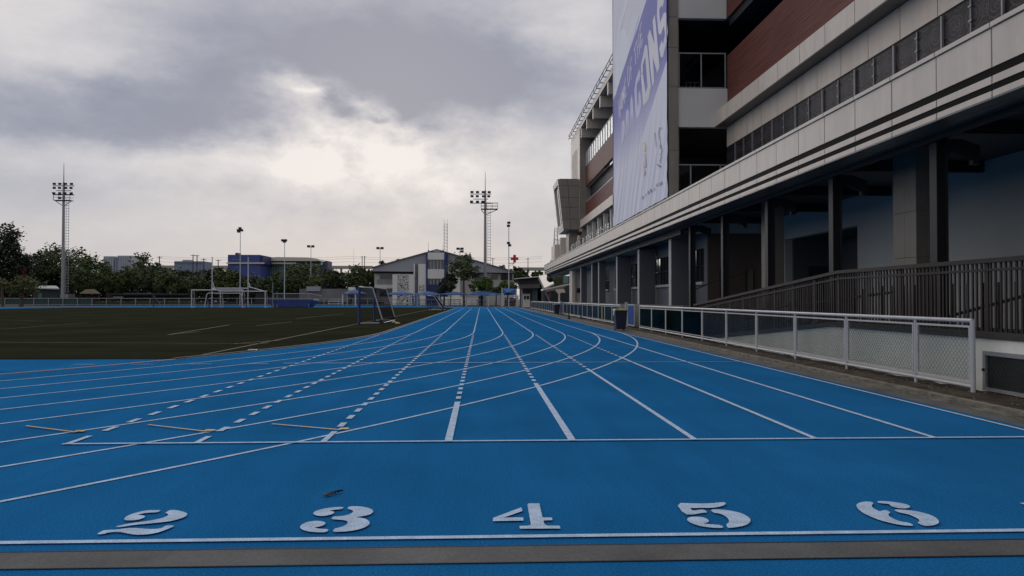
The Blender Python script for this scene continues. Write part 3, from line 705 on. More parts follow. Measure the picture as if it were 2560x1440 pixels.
# near wing (Y0..YB)
ngx = 10.02
m = MB(); m.box(ngx, ngx + .06, Y0, YB - .02, 5.40, 7.55); m.build('patterned_glass_band', SPIRAL, B)
for i in range(19):
    y = 29.9 - 1.95 * i * 1.0
    MB().box(ngx - .05, ngx - .002, y - .022, y + .022, 5.4, 7.55).build('glass_post', GALV, B)
for i in range(19):
    m = MB(); y = 28.93 - 1.95 * i; m.box(ngx - .03, ngx - .001, y - .012, y + .012, 5.4, 7.55)
    for z in (5.9, 6.5, 7.1, 7.4): m.box(ngx - .045, ngx - .031, y - .05, y + .05, z - .02, z + .02)
    m.build('glass_clamp', GALV, B)
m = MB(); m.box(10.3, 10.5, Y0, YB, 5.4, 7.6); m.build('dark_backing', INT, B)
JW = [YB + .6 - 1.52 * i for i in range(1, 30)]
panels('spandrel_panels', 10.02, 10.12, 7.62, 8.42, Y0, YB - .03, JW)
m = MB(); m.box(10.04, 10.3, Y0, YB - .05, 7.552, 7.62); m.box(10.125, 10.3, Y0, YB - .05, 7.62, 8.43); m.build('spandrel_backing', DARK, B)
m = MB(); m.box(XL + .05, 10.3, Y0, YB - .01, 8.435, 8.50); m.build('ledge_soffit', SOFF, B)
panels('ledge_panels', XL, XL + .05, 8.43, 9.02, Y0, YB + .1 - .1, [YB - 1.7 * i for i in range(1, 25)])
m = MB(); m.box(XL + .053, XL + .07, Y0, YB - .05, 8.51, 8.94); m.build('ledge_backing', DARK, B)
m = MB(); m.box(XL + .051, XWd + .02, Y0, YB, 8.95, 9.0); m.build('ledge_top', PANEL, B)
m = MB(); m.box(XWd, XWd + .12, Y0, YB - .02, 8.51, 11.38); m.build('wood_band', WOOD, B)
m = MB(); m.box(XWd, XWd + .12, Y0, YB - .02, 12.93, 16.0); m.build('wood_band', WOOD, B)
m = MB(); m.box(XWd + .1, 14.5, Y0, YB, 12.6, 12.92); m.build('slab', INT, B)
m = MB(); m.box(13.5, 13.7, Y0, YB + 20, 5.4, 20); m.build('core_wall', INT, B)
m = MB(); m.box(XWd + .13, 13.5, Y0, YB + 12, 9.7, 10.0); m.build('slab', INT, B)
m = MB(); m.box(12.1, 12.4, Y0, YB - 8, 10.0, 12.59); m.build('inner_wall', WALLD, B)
# roof light strip seen in the recess
# banner block side (faces the camera)
SPN = mat('pale_spandrel', (.56, .56, .54), .6, var=.05, nscale=.7)
MB().box(8.025, XWd + .12, YB - .012, YB + .25, 8.44, 10.03).build('side_spandrel', SPN, B); MB().box(8.025, XWd - .02, YB + .0, YB + .25, 12.92, 14.5).build('side_spandrel', SPN, B)
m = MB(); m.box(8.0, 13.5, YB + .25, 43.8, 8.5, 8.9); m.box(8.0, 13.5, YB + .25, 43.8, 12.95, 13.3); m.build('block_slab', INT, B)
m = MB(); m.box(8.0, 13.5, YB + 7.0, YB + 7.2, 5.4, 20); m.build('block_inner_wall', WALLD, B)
for a, c in ((7.62, 8.02),):
    zs = [5.40, 7.48, 10.1, 11.7, 12.55 + .4, 14.6, 17, 20.5]
    m = MB()
    for z0, z1 in zip(zs, zs[1:]): m.box(a, c, YB - .06, YB + .5, z0, z1 - .022)
    m.box(a + .02, c - .02, YB - .04, YB + .48, 5.4, 20.4)
    m.build('corner_pillar', PANELD, B)
def rail_bay(x0, x1, y, z0, z1, posts, nm='balcony_railing', gm=GLS):
    m = MB(); m.box(x0, x1, y, y + .05, z1 - .05, z1); m.box(x0, x1, y, y + .04, z0 + .03, z0 + .07)
    for p in posts: m.box(p - .025, p + .025, y - .01, y + .05, z0, z1)
    r_ = m.build(nm, GALV, B); MB().box(x0, x1, y + .015, y + .025, z0 + .08, z1 - .06).build('glass', gm, r_)
rail_bay(8.02, XWd - .02, YB + .05, 10.03, 11.52, [8.08, 9.0, 10.0])
rail_bay(8.02, XWd - .02, YB + .05, 5.4, 6.93, [8.55, 9.78])
rail_bay(9.3, 9.9, YB + 3.5, 10.0, 11.3, [9.3, 9.5, 9.7])
m = MB(); m.box(8.0, 8.2, YB + .5, 43.8, 5.4, 20.4); m.build('block_front_wall', PANELD, B)
m = MB(); m.box(7.62, 9.9, 43.3, 43.8, 5.4, 20.4); m.build('block_far_wall', PANELD, B)
# far wing Y 43.8..74
FY0, FY1 = 43.82, 74.0
JF = [FY0 + 1.7 * i for i in range(1, 20)]
panels('ledge_panels', XL, XL + .05, 8.30, 9.0, FY0, FY1 + .4, JF)
m = MB(); m.box(XL + .051, 10.4, FY0, FY1 + .4, 8.31, 8.45); m.build('ledge_soffit', SOFF, B)
m = MB(); m.box(XL + .051, XWd, FY0, FY1, 8.9, 8.99); m.build('ledge_top', PANEL, B)
m = MB(); m.box(XWd, XWd + .12, FY0, FY1, 8.50, 10.75); m.build('wood_band', WOOD, B)
m = MB(); m.box(XWd, XWd + .12, FY0, FY1, 12.3, 14.2); m.build('wood_band', WOOD, B)
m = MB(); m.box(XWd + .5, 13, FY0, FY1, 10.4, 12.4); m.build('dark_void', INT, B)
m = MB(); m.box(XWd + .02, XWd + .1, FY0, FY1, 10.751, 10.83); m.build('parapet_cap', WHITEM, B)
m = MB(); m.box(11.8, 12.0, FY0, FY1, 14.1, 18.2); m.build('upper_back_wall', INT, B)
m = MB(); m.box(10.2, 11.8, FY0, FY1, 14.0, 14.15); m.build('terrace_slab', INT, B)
# glass balustrade of top floor
gl_ = MB(); gl_.box(XWd + .02, XWd + .03, FY0, FY1, 14.25, 15.55); bal = gl_.build('balustrade_glass', mat('milky_glass', (.45, .48, .50), .3, var=.1, nscale=.5), B)
m = MB()
for i in range(24): y = FY0 + .6 + i * 1.28; m.box(XWd - .02, XWd + .018, y - .03, y + .03, 14.2, 15.6)
m.box(XWd - .01, XWd + .05, FY0, FY1, 15.56, 15.62); m.build('balustrade_posts', GALV, bal)
# roof with brackets
rf = MB(); rf.box(XL, XL + .35, FY0, FY1 + 7.5, 17.85, 18.35); rf.box(XL + .35, 12, FY0, FY1 + 7.5, 18.05, 18.3); rf.build('roof_edge', PANEL, B)
for i in range(8):
    y = FY0 + 2.0 + i * 3.9
    m = MB(); m.box(XL + .05, 11.5, y, y + .5, 16.9, 17.84); m.build('roof_bracket', PANEL, B)
    MB().box(10.9, 11.05, y + .2, y + .35, 14.15, 17.0).build('roof_column', GALV, B)
rr = MB(); yq = FY0
while yq < FY1 + 7.5: rr.box(9.25, 9.7, yq, yq + .05, 18.36, 18.42); yq += 1.6
rr.tube((9.25, FY0, 18.75), (9.25, FY1 + 7.5, 18.75), .03); rr.tube((9.25, FY0, 18.42), (9.25, FY1 + 7.5, 18.42), .03)
yq = FY0
while yq < FY1 + 7.5: rr.tube((9.25, yq, 18.4), (9.25, yq, 18.75), .02); yq += 1.6
rr.build('roof_rail', STEEL, B)
# end frame and end wall with slits
zs = [8.46, 10.0, 11.6, 13.2, 14.8, 16.4, 17.85]
m = MB()
for z0, z1 in zip(zs, zs[1:]): m.box(XL, XWd + .5, FY1, FY1 + .3, z0, z1 - .03)
m.box(XL + .02, XWd + .48, FY1 + .02, FY1 + .28, 8.46, 17.84); m.build('end_frame', PANELD, B)
m = MB(); sl = [76.0, 76.9, 77.8, 78.7, 79.6]; a = FY1 + .31
m.box(XL, XL + .3, a, 81.3, 8.0, 13.2); m.box(XL, XL + .3, a, 81.3, 16.4, 17.84)
for s_ in sl: m.box(XL, XL + .3, a, s_, 13.2, 16.4); a = s_ + .42
m.box(XL, XL + .3, a, 81.3, 13.2, 16.4); m.build('end_wall', PANEL, B)
m = MB(); m.box(XL + .31, 12.5, FY1 + .4, 81.2, 5.4, 18.0); m.build('end_core', PANELD, B)
# windows below the ledge on far wing
m = MB(); m.box(10.5, 10.7, FY0, 70, 5.4, 8.3); m.build('window_band', WIN, B)
for i in range(9):
    MB().box(9.75, 10.1, FY0 + 1.2 + i * 3.2, FY0 + 1.45 + i * 3.2, 5.4, 8.3).build('mullion_column', WALLW, B)
# row of raised white letters on canopy edge
m = MB(); y = 45.0; i = 0
for ch in range(22):
    w_ = .5
    if ch not in (7, 14):
        m.box(FX + .02, FX + .05, y, y + .09, 5.54, 6.0)
        if ch % 3: m.box(FX + .02, FX + .05, y + .09, y + .35, 5.9, 6.0)
        if ch % 2: m.box(FX + .02, FX + .05, y + .09, y + .32, 5.73, 5.82)
        if ch % 4 == 1: m.box(FX + .02, FX + .05, y + .34, y + .43, 5.54, 5.89)
        if ch % 3 == 2: m.box(FX + .02, FX + .05, y + .09, y + .36, 5.54, 5.62)
    y += .95
m.build('raised_letters', WHITEM, B)
# oriel
def orx(z, near): return 7.39 + (13.1 - z) * .11
m = MB(); za, zb = 8.2, 13.1; y0, y1 = 74.32, 79.4
P = lambda x, y, z: (x, y, z)
zz = [8.2, 9.2, 10.35, 11.3, 12.45, 13.1]
for z0, z1 in zip(zz, zz[1:]):
    for xa, xb in ((0, .45), (.47, 1.0)):
        def xx(f, z): a_ = orx(z, 0); return a_ + (9.48 - a_) * f
        m.hexa([(xx(xa, z0), y0, z0), (xx(xb, z0), y0, z0), (xx(xb, z0), y0 + .2, z0), (xx(xa, z0), y0 + .2, z0), (xx(xa, z1), y0, z1 - .03), (xx(xb, z1), y0, z1 - .03), (xx(xb, z1), y0 + .2, z1 - .03), (xx(xa, z1), y0 + .2, z1 - .03)])
m.build('oriel_side', PANELD, B)
m = MB(); m.hexa([(orx(8.2, 0) + .03, y0 + .03, 8.2), (9.46, y0 + .03, 8.2), (9.46, y0 + .18, 8.2), (orx(8.2, 0) + .03, y0 + .18, 8.2), (orx(13.05, 0) + .03, y0 + .03, 13.05), (9.46, y0 + .03, 13.05), (9.46, y0 + .18, 13.05), (orx(13.05, 0) + .03, y0 + .18, 13.05)]); m.build('oriel_backing', DARK, B)
m = MB()
def fr4(z0, z1, ya, yb, x_in=0.0, th=.3):
    m.hexa([(orx(z0, 0) + x_in, ya, z0), (orx(z0, 0) + x_in + th, ya, z0), (orx(z0, 0) + x_in + th, yb, z0), (orx(z0, 0) + x_in, yb, z0), (orx(z1, 0) + x_in, ya, z1), (orx(z1, 0) + x_in + th, ya, z1), (orx(z1, 0) + x_in + th, yb, z1), (orx(z1, 0) + x_in, yb, z1)])
fr4(12.6, 13.1, y0 + .2, y1); fr4(8.2, 8.8, y0 + .2, y1); fr4(8.8, 12.6, y0 + .2, y0 + .8); fr4(8.8, 12.6, y1 - .6, y1)
m.build('oriel_frame', PANEL, B)
m = MB(); fr4(8.8, 12.6, y0 + .8, y1 - .6, .35, .1); m.build('oriel_window', WIN, B)
m = MB(); m.hexa([(orx(8.2, 0) + .02, y0 + .02, 8.1), (9.48, y0 + .02, 8.1), (9.48, y1, 8.1), (orx(8.2, 0) + .02, y1, 8.1), (orx(8.2, 0) + .02, y0 + .02, 8.19), (9.48, y0 + .02, 8.19), (9.48, y1, 8.19), (orx(8.2, 0) + .02, y1, 8.19)])
m.box(7.6, 9.4, y0 + .1, y1, 12.95, 13.12); m.build('oriel_floor', SOFF, B)
m = MB(); m.box(8.6, 9.4, 75.5, 78, 5.4, 8.1); m.build('oriel_support', PANELD, B)
m = MB(); m.box(8.0, 9.3, 84, 88, 5.2, 7.4); m.box(8.55, 9.3, 83.2, 83.98, 5.2, 8.1); m.build('stepped_parapet', PANEL, B)
m = MB(); m.tube((8.0, 84, 7.9), (9.2, 84, 7.9), .03)
for i in range(6): m.tube((8.0 + i * .24, 84, 7.4), (8.0 + i * .24, 84, 7.9), .02)
m.build('parapet_rail', GALV, B)

# ------------------------------------------------------------------ banner
BX = 7.545
def bp(u, v):    # photo pixel -> (Y, z) on the banner plane
    p = WX(u, v, BX); return (p.y, p.z)
def fold(y, z):
    k = max(0.0, min(1.0, (10.4 - z) / 3.5)); k2 = max(0, min(1, (y - 33) / 4))
    s = y * 1.0 + (z - 8) * .42 + .25 * math.sin(z * .9)
    base = .020 * math.sin(s * 5.3 + 1.3 * math.sin(s * 1.7)) + .012 * math.sin(s * 11 + z) + .014 * mnoise.noise(Vector((s * 3.1, z * .3, 0)))
    return BX + k * base * .85 - .010 * k2 * math.sin(y * 1.3 + z * .5)
BY0, BY1, BZ0, BZ1 = 30.96, 43.75, 5.56, 21.0
bm_ = bpy.data.materials.new('banner_print'); bm_.use_nodes = True
t = bm_.node_tree; P_ = t.nodes['Principled BSDF']; P_.inputs['Roughness'].default_value = .7; P_.inputs['Specular IOR Level'].default_value = .08
g = t.nodes.new('ShaderNodeNewGeometry'); s = t.nodes.new('ShaderNodeSeparateXYZ'); t.links.new(g.outputs['Position'], s.inputs[0])
def M(op, *a, clamp=False):
    n = t.nodes.new('ShaderNodeMath'); n.operation = op; n.use_clamp = clamp
    for i, x in enumerate(a):
        if hasattr(x, 'links'): t.links.new(x, n.inputs[i])
        else: n.inputs[i].default_value = x
    return n.outputs[0]
Y_, Z_ = s.outputs[1], s.outputs[2]
ya, za = bp(1671, 139); yb, zb = bp(1590, 390); sl = (zb - za) / (yb - ya)
lo = M('SUBTRACT', Z_, M('ADD', M('MULTIPLY', M('SUBTRACT', Y_, ya), sl), za))
yc, zc = bp(1539, 233); yd, zd = bp(1577, 118); sl2 = (zd - zc) / (yd - yc)
hi = M('SUBTRACT', M('ADD', M('MULTIPLY', M('SUBTRACT', Y_, yc), sl2), zc), Z_)
inb = M('MULTIPLY', M('MULTIPLY', lo, 40, clamp=True), M('MULTIPLY', hi, 40, clamp=True))
fade = M('MULTIPLY', M('SUBTRACT', Z_, 8.4), .32, clamp=True)
fac = M('MULTIPLY', inb, fade)
x = t.nodes.new('ShaderNodeMix'); x.data_type = 'RGBA'; t.links.new(fac, x.inputs[0]); x.inputs[6].default_value = (.84, .85, .97, 1); x.inputs[7].default_value = (.28, .29, .64, 1)
t.links.new(x.outputs[2], P_.inputs['Base Color'])
ban = thing('banner', 'tall white and purple banner hanging on the building', 'banner', (BX, BY0, BZ0))
ny, nz = 150, 110; b = MB(); vs = []
for j in range(nz + 1):
    for i in range(ny + 1):
        y = BY0 + (BY1 - BY0) * i / ny; z = BZ0 + (BZ1 - BZ0) * j / nz; vs.append((fold(y, z), y, z))
b.add(vs, [(j * (ny + 1) + i, j * (ny + 1) + i + 1, (j + 1) * (ny + 1) + i + 1, (j + 1) * (ny + 1) + i) for j in range(nz) for i in range(ny)])
b.build('fabric', bm_, ban, smooth=True)
EDG = mat('banner_edge', (.03, .03, .22), .6)
MB().box(BX - .02, BX + .05, BY0 - .05, BY0 - .005, 12, BZ1).build('blue_edge', EDG, ban); MB().box(BX - .02, BX + .05, BY1 + .005, BY1 + .06, BZ0 + .5, BZ1).build('blue_edge', EDG, ban)
LP = mat('banner_letter', (.64, .64, .74), .5, spec=.08, var=.12, nscale=.5); LPF = mat('banner_letter_faded', (.47, .48, .73), .5, spec=.08, var=.1, nscale=.8)
LPW = mat('banner_shape', (.64, .70, .84), .5, spec=.08, var=.04); LG = mat('banner_grey_print', (.46, .47, .60), .5, spec=.08)
def bpoly(polys, m, name, sc=4.8, ox=1530, oy=0, off=.006, sub=0, label=None):
    bmq = bmesh.new()
    for p in polys:
        q = [bp(ox + x_ / sc, oy + y_ / sc) for x_, y_ in p]
        vv = [bmq.verts.new((0, y_, z_)) for y_, z_ in q]; bmq.faces.new(vv)
    bmq.normal_update(); bmesh.ops.triangulate(bmq, faces=bmq.faces[:])
    for _ in range(sub): bmesh.ops.subdivide_edges(bmq, edges=bmq.edges[:], cuts=1, use_grid_fill=True)
    mb = MB(); idx = {v: i for i, v in enumerate(bmq.verts)}
    mb.add([(fold(v.co.y, v.co.z) - off, v.co.y, v.co.z) for v in bmq.verts], [tuple(idx[v] for v in f.verts) for f in bmq.faces]); bmq.free()
    return mb.build(name, m, ban, label=label)
def stroke(p, w_=7):
    out = []
    for (a, b_), (c, d) in zip(p, p[1:]):
        dx_, dy_ = c - a, d - b_; l = math.hypot(dx_, dy_); nx_, ny_ = -dy_ / l * w_ / 2, dx_ / l * w_ / 2
        out.append([(a - nx_, b_ - ny_), (c - nx_, d - ny_), (c + nx_, d + ny_), (a + nx_, b_ + ny_)])
    return out
bpoly([[(548, -60), (640, -60), (608, 90), (600, 60), (572, 110), (570, 150), (580, 270), (625, 150), (650, 150), (656, 210), (672, 380), (655, 520), (610, 690), (585, 680), (570, 580), (598, 480), (612, 530), (638, 420), (625, 310), (585, 420), (560, 400), (540, 190)]], LP, 'letter', label='large pale letter S')
bpoly([[(430, 430), (457, 350), (512, 530), (490, 250), (515, 170), (530, 320), (572, 800), (545, 880), (490, 680), (510, 980), (485, 1040), (460, 800)]], LP, 'letter', label='large pale letter N')
bpoly([[(350, 790), (400, 540), (425, 545), (468, 1040), (440, 1190), (380, 1280), (350, 900), (372, 880), (405, 1120), (430, 1040), (402, 680), (372, 780), (372, 870), (350, 890)]], LP, 'letter', label='large pale letter O')
bpoly([[(268, 1080), (290, 940), (330, 820), (345, 900), (322, 1000), (318, 950), (296, 1030), (306, 1280), (322, 1240), (318, 1130), (340, 1080), (356, 1230), (345, 1330), (300, 1440), (280, 1330)]], LPF, 'letter', label='large pale letter G')
bpoly([[(215, 1500), (222, 1200), (238, 1130), (250, 1230), (262, 1480), (248, 1500), (244, 1400), (234, 1400), (232, 1520)]], LPF, 'letter', label='faded letter A')
bpoly([[(165, 1620), (170, 1340), (195, 1300), (206, 1360), (200, 1440), (210, 1580), (196, 1600), (186, 1480), (182, 1640)]], LPF, 'letter', label='faded letter R')
bpoly([[(118, 1720), (122, 1460), (150, 1440), (160, 1530), (152, 1660), (130, 1740)]], LPF, 'letter', label='faded letter D')
small = []
small += stroke([(262, 615), (292, 500)]) + stroke([(274, 580), (286, 770)])
small += stroke([(296, 470), (310, 700)]) + stroke([(318, 400), (334, 650)]) + stroke([(302, 590), (328, 520)])
small += stroke([(334, 330), (350, 580)]) + stroke([(334, 350), (354, 260)]) + stroke([(342, 450), (360, 400)]) + stroke([(350, 570), (368, 460)])
small += stroke([(192, 830), (192, 960), (200, 1040), (212, 980), (210, 830), (200, 790), (192, 830)], 6)
small += stroke([(222, 750), (232, 960)], 6) + stroke([(222, 760), (238, 680)], 6) + stroke([(227, 850), (238, 800)], 6)
small += stroke([(82, 1200), (86, 1420)], 6) + stroke([(98, 1170), (100, 1400)], 6) + stroke([(84, 1310), (98, 1270)], 6)
small += stroke([(110, 1120), (110, 1300), (120, 1310), (122, 1110), (110, 1120)], 6) + stroke([(132, 1300), (130, 1060), (142, 1200), (146, 1030), (152, 1240)], 6)
small += stroke([(155, 1000), (162, 1180)], 6) + stroke([(155, 1000), (165, 930)], 6) + stroke([(158, 1090), (168, 1040)], 6) + stroke([(162, 1180), (176, 1110)], 6)
bpoly(small, LP, 'small_lettering', label='small pale words HOME OF THE')
bpoly([[(40, 1170), (52, 1110), (130, 860), (215, 600), (270, 400), (318, 200), (312, 172), (290, 165), (262, 185), (235, 250), (215, 330), (198, 450), (180, 400), (160, 352), (132, 338), (105, 385), (125, 270), (150, 170), (180, 70), (225, -40), (150, -40), (160, 40), (110, 150), (82, 260), (62, 400), (42, 640)]], LPW, 'curved_shape')
# lower print: thin lines of lettering and small emblem
low = stroke([(282, 795), (290, 880)], 5) + stroke([(328, 770), (312, 765), (304, 800), (314, 850), (326, 900), (318, 930), (306, 920)], 6)
bpoly(low, LG, 'grey_lettering', sc=2.4, ox=1520, off=.02, sub=1)
bpoly(stroke([(316, 870), (320, 895)], 8) + stroke([(298, 985), (318, 1000)], 10) + stroke([(322, 930), (316, 975)], 4), mat('banner_navy_print', (.04, .05, .12), .5), 'dark_print', sc=2.4, ox=1520, off=.03, sub=1)
web = []
for i, (a, b_) in enumerate([(205, 1195), (222, 1180), (240, 1165), (258, 1155), (275, 1145), (290, 1120), (305, 1115), (318, 1110)]):
    web += stroke([(a, b_), (a + 4, b_ - 22), (a + 8, b_ - 4)], 4)
bpoly(web, LG, 'web_address', sc=2.4, ox=1520, off=.03, sub=1)
bpoly([[(214, 890), (222, 850), (230, 885), (226, 910), (218, 912)]], mat('emblem_yellow', (.50, .42, .22), .5), 'emblem', sc=2.4, ox=1520, off=.02)
bpoly([[(212, 1020), (222, 1015), (226, 1040), (218, 1058)]], mat('emblem_red', (.55, .30, .30), .5), 'emblem', sc=2.4, ox=1520, off=.02)
bpoly([[(214, 920), (228, 918), (231, 1000), (216, 1010)]], mat('emblem_grey', (.36, .37, .48), .5), 'emblem', sc=2.4, ox=1520, off=.02, sub=1)

# ------------------------------------------------------------------ goals
def bar(m, a, b, w_): m.tube(a, b, w_, n=8)
def netting(m, pts, n1, n2, r=.006):
    a, b, c, d = [Vector(p) for p in pts]
    for i in range(n1 + 1):
        t_ = i / n1; m.tube(a.lerp(b, t_), d.lerp(c, t_), r, n=3, cap=False)
    for j in range(n2 + 1):
        t_ = j / n2; m.tube(a.lerp(d, t_), b.lerp(c, t_), r, n=3, cap=False)
NET = mat('net_cord', (.02, .022, .028), .9, spec=0)
def side_goal(y0, y1, x, h, dep, label, post=BLUEM):
    t = thing('football_goal', label, 'goal', (x, y0, 0), 'goals with blue posts standing on the sideline')
    for y in (y0, y1): m = MB(); m.tube((x, y, 0), (x, y, h), .075, n=10); m.build('post', post, t)
    MB().tube((x, y0, h), (x, y1, h), .06, n=8).build('crossbar', WHITEM, t)
    for y in (y0, y1):
        m = MB(); m.path([(x, y, h), (x + .75, y, h - .03), (x + dep, y, .08)], .035); m.tube((x + dep, y, .06), (x, y, .04), .03); m.build('stay', WHITEM, t)
        MB().tube((x + dep - .1, y - .05, .14), (x + dep - .1, y + .05, .14), .14, n=12).build('wheel', BLACK, t)
    MB().tube((x + dep, y0, .06), (x + dep, y1, .06), .03).build('back_bar', WHITEM, t)
    m = MB(); netting(m, [(x + .75, y0, h - .05), (x + .75, y1, h - .05), (x + dep, y1, .08), (x + dep, y0, .08)], 34, 14)
    netting(m, [(x, y0, h - .05), (x + .75, y0, h - .05), (x + dep, y0, .1), (x + .02, y0, .1)], 10, 14); netting(m, [(x, y1, h - .05), (x + .75, y1, h - .05), (x + dep, y1, .1), (x + .02, y1, .1)], 10, 14)
    netting(m, [(x, y0, h), (x, y1, h), (x + .75, y1, h - .03), (x + .75, y0, h - .03)], 34, 4)
    m.build('net', NET, t)
a = G(898, 810); side_goal(a.y, a.y + 6.2, a.x, 2.08, 1.35, 'blue posted goal in the foreground of the field sideline')
a = G(1069, 775.5); side_goal(a.y, a.y + 6.0, a.x, 1.85, 2.0, 'small distant blue posted goal at the far end of sideline')
q1, q2 = G(985, 806), G(994, 809)
for q, lb in ((q1, 'small pale disc marker touching the goal wheel'), (q2, 'yellowish disc marker farther right on the turf by the goal')):
    m = MB(); m.tube((q.x, q.y, .01), (q.x, q.y, .09), .17, .05, 12); tag(m.build('marker_cone', mat('cone_' + lb[:5], (.45, .36, .2), .6)), lb, 'cone')
q = G(632, 878); m = MB(); m.box(q.x - .12, q.x + .12, q.y - .05, q.y + .05, .014, .05); tag(m.build('white_marker', WHITEM), 'small white strip lying on turf near the track edge', 'marker')

YG = 128.0
def gz(v, Y=YG): return W(0, v, Y).z
def gx(u, Y=YG): return W(u, 748, Y).x
def front_goal(u0, u1, vt, label, Y, dep=1.6, m_=WHITEM, r=.09):
    t = thing('football_goal', label, 'goal', (gx(u0, Y), Y, 0), 'white goals at the far end of the field')
    x0, x1, h = gx(u0, Y), gx(u1, Y), W(1204, vt, Y).z
    for x in (x0, x1): MB().tube((x, Y, 0), (x, Y, h), r).build('post', m_, t)
    MB().tube((x0 - r, Y, h), (x1 + r, Y, h), r).build('crossbar', m_, t)
    for x in (x0, x1):
        MB().path([(x, Y, h), (x, Y + .9, h), (x, Y + dep, .1), (x, Y, .05)], .04).build('stay', m_, t)
    m = MB(); netting(m, [(x0, Y + .9, h), (x1, Y + .9, h), (x1, Y + dep, .1), (x0, Y + dep, .1)], 26, 10, .012); m.build('net', NET, t)
    return t
front_goal(479, 606, 725.5, 'large white goal at left of the far end group', YG)
front_goal(551, 663, 728.5, 'white goal under the tall uprights', YG + 2)
t = thing('rounded_goal', 'small rounded white goal inside the large far goal', 'goal', (gx(511), YG - 2, 0))
Y = YG - 2; xs_ = [gx(u, Y) for u in (511, 517, 602, 606)]; h = W(0, 733, Y).z
MB().path([(xs_[0], Y, .05), (xs_[1], Y, h - .15), (xs_[1] + .3, Y, h), (xs_[2] - .2, Y, h), (xs_[2] + .1, Y, h - .15), (xs_[3], Y, .05)], .07).build('frame', WHITEM, t)
MB().path([(xs_[0] + .3, Y + 1.4, .05), (xs_[1], Y + .2, h - .2)], .06).build('stay', NAVY, t); MB().path([(xs_[3] + .4, Y + 1.4, .05), (xs_[2], Y + .2, h - .2)], .06).build('stay', NAVY, t)
t = thing('rugby_posts', 'tall white uprights with a crossbar behind the far goals', 'rugby posts', (gx(530, 134), 134, 0))
Y = 134; 
for u in (530, 620): MB().tube((gx(u, Y), Y, 0), (gx(u, Y), Y, W(0, 641, Y).z), .10, .08).build('upright', WHITEM, t)
hz_ = W(0, 720.5, Y).z; MB().tube((gx(530, Y), Y, hz_), (gx(620, Y), Y, hz_), .10).build('crossbar', WHITEM, t)
MB().path([(gx(530, Y), Y, hz_), (gx(551, YG + 2), YG + 2, W(0, 728.5, YG + 2).z)], .08).build('arm', WHITEM, t)
MB().path([(gx(620, Y), Y, hz_ + .3), (gx(663, YG + 2), YG + 2, W(0, 728.5, YG + 2).z)], .08).build('arm', WHITEM, t)
for u in (530, 620): MB().path([(gx(u, Y) + .1, Y, hz_ + 1.0), (gx(u, Y) + .55, Y - .4, hz_)], .06).build('gusset', WHITEM, t)
t = thing('football_goal', 'dark framed goal left of the white far goals', 'goal', (gx(368, 134), 134, 0), 'goals with blue posts standing on the sideline')
Y = 134; MB().path([(gx(384, Y), Y, 0), (gx(383, Y), Y, W(0, 737, Y).z), (gx(378, Y), Y, W(0, 734.5, Y).z), (gx(310, Y), Y, W(0, 734, Y).z)], .09).build('frame', NAVY, t)
MB().path([(gx(383, Y), Y, W(0, 737, Y).z), (gx(393, Y), Y + 2, .1)], .05).build('stay', GALV, t)
# high jump mat
t = thing('jump_mat', 'blue high jump landing mat with a rail cover on the far track', 'landing mat', (gx(728, 132), 132, 0))
Y = 131; x0, x1 = gx(680, Y), gx(772, Y); z1 = W(0, 751, Y).z
m = MB(); m.hexa([(x0, Y, .05), (x1, Y, .05), (x1, Y + 4, .05), (x0, Y + 4, .05), (x0 - .5, Y - .1, z1), (x1 + .8, Y - .1, z1), (x1 + .8, Y + 4.1, z1), (x0 - .5, Y + 4.1, z1)]); m.build('mat', mat('mat_blue', (.018, .05, .21), .5, var=.2, nscale=1.2), t, bevel=.08)
m = MB(); m.hexa([(x0 - .6, Y - .2, z1 + .01), (x1 + .9, Y - .2, z1 + .01), (x1 + .9, Y + 4.2, z1 + .01), (x0 - .6, Y + 4.2, z1 + .01), (x0 - .4, Y - .1, z1 + .22), (x1 + .7, Y - .1, z1 + .22), (x1 + .7, Y + 4.1, z1 + .22), (x0 - .4, Y + 4.1, z1 + .22)]); m.build('mat_top', mat('mat_top_blue', (.03, .05, .16), .6, var=.2, nscale=1.5), t)
zt = W(0, 734, Y).z; m = MB(); xa, xb = gx(684, Y), gx(774, Y)
m.tube((xa, Y, zt), (xb, Y, zt), .07)
for u in (684, 693, 772): m.tube((gx(u, Y), Y, 0), (gx(u, Y), Y, zt + (.25 if u == 693 else 0)), .06)
m.tube((gx(683, Y), Y - .3, 0), (gx(683, Y), Y - .3, W(0, 705, Y).z), .05)
m.path([(xb, Y, zt), (gx(795, Y), Y + 3, zt - .4)], .05); m.build('rail_frame', GALV, t)

# ------------------------------------------------------------------ far fence round the bend and blue canopies
t = thing('boundary_fence', 'long low white post and rail fence behind the far bend', 'fence', (-60, 172, 0))
Y = 172.0
zt, zb = W(0, 745, Y).z, .15
i = 0
for k in range(60):
    u = -60 + 37 * k * .98
    if u > 960: break
    MB().tube((gx(u, Y), Y, 0), (gx(u, Y), Y, zt), .10, n=4).build('post', GALV, t)
MB().box(gx(-90, Y), gx(965, Y), Y - .06, Y + .06, zt - .14, zt).build('top_rail', GALV, t)
MB().box(gx(-90, Y), gx(965, Y), Y - .05, Y + .05, zb, zb + .12).build('bottom_rail', GALV, t)
MB().box(gx(-90, Y), gx(230, Y), Y + .1, Y + .14, .1, zt - .1).build('mesh_panel', mat('green_mesh', (.012, .045, .042), .6, nscale=.3, var=.3), t)
MB().box(gx(230, Y), gx(960, Y), Y + .1, Y + .14, .1, .8).build('lower_panel', mat('dark_mesh', (.018, .03, .024), .7, nscale=.3, var=.3), t)

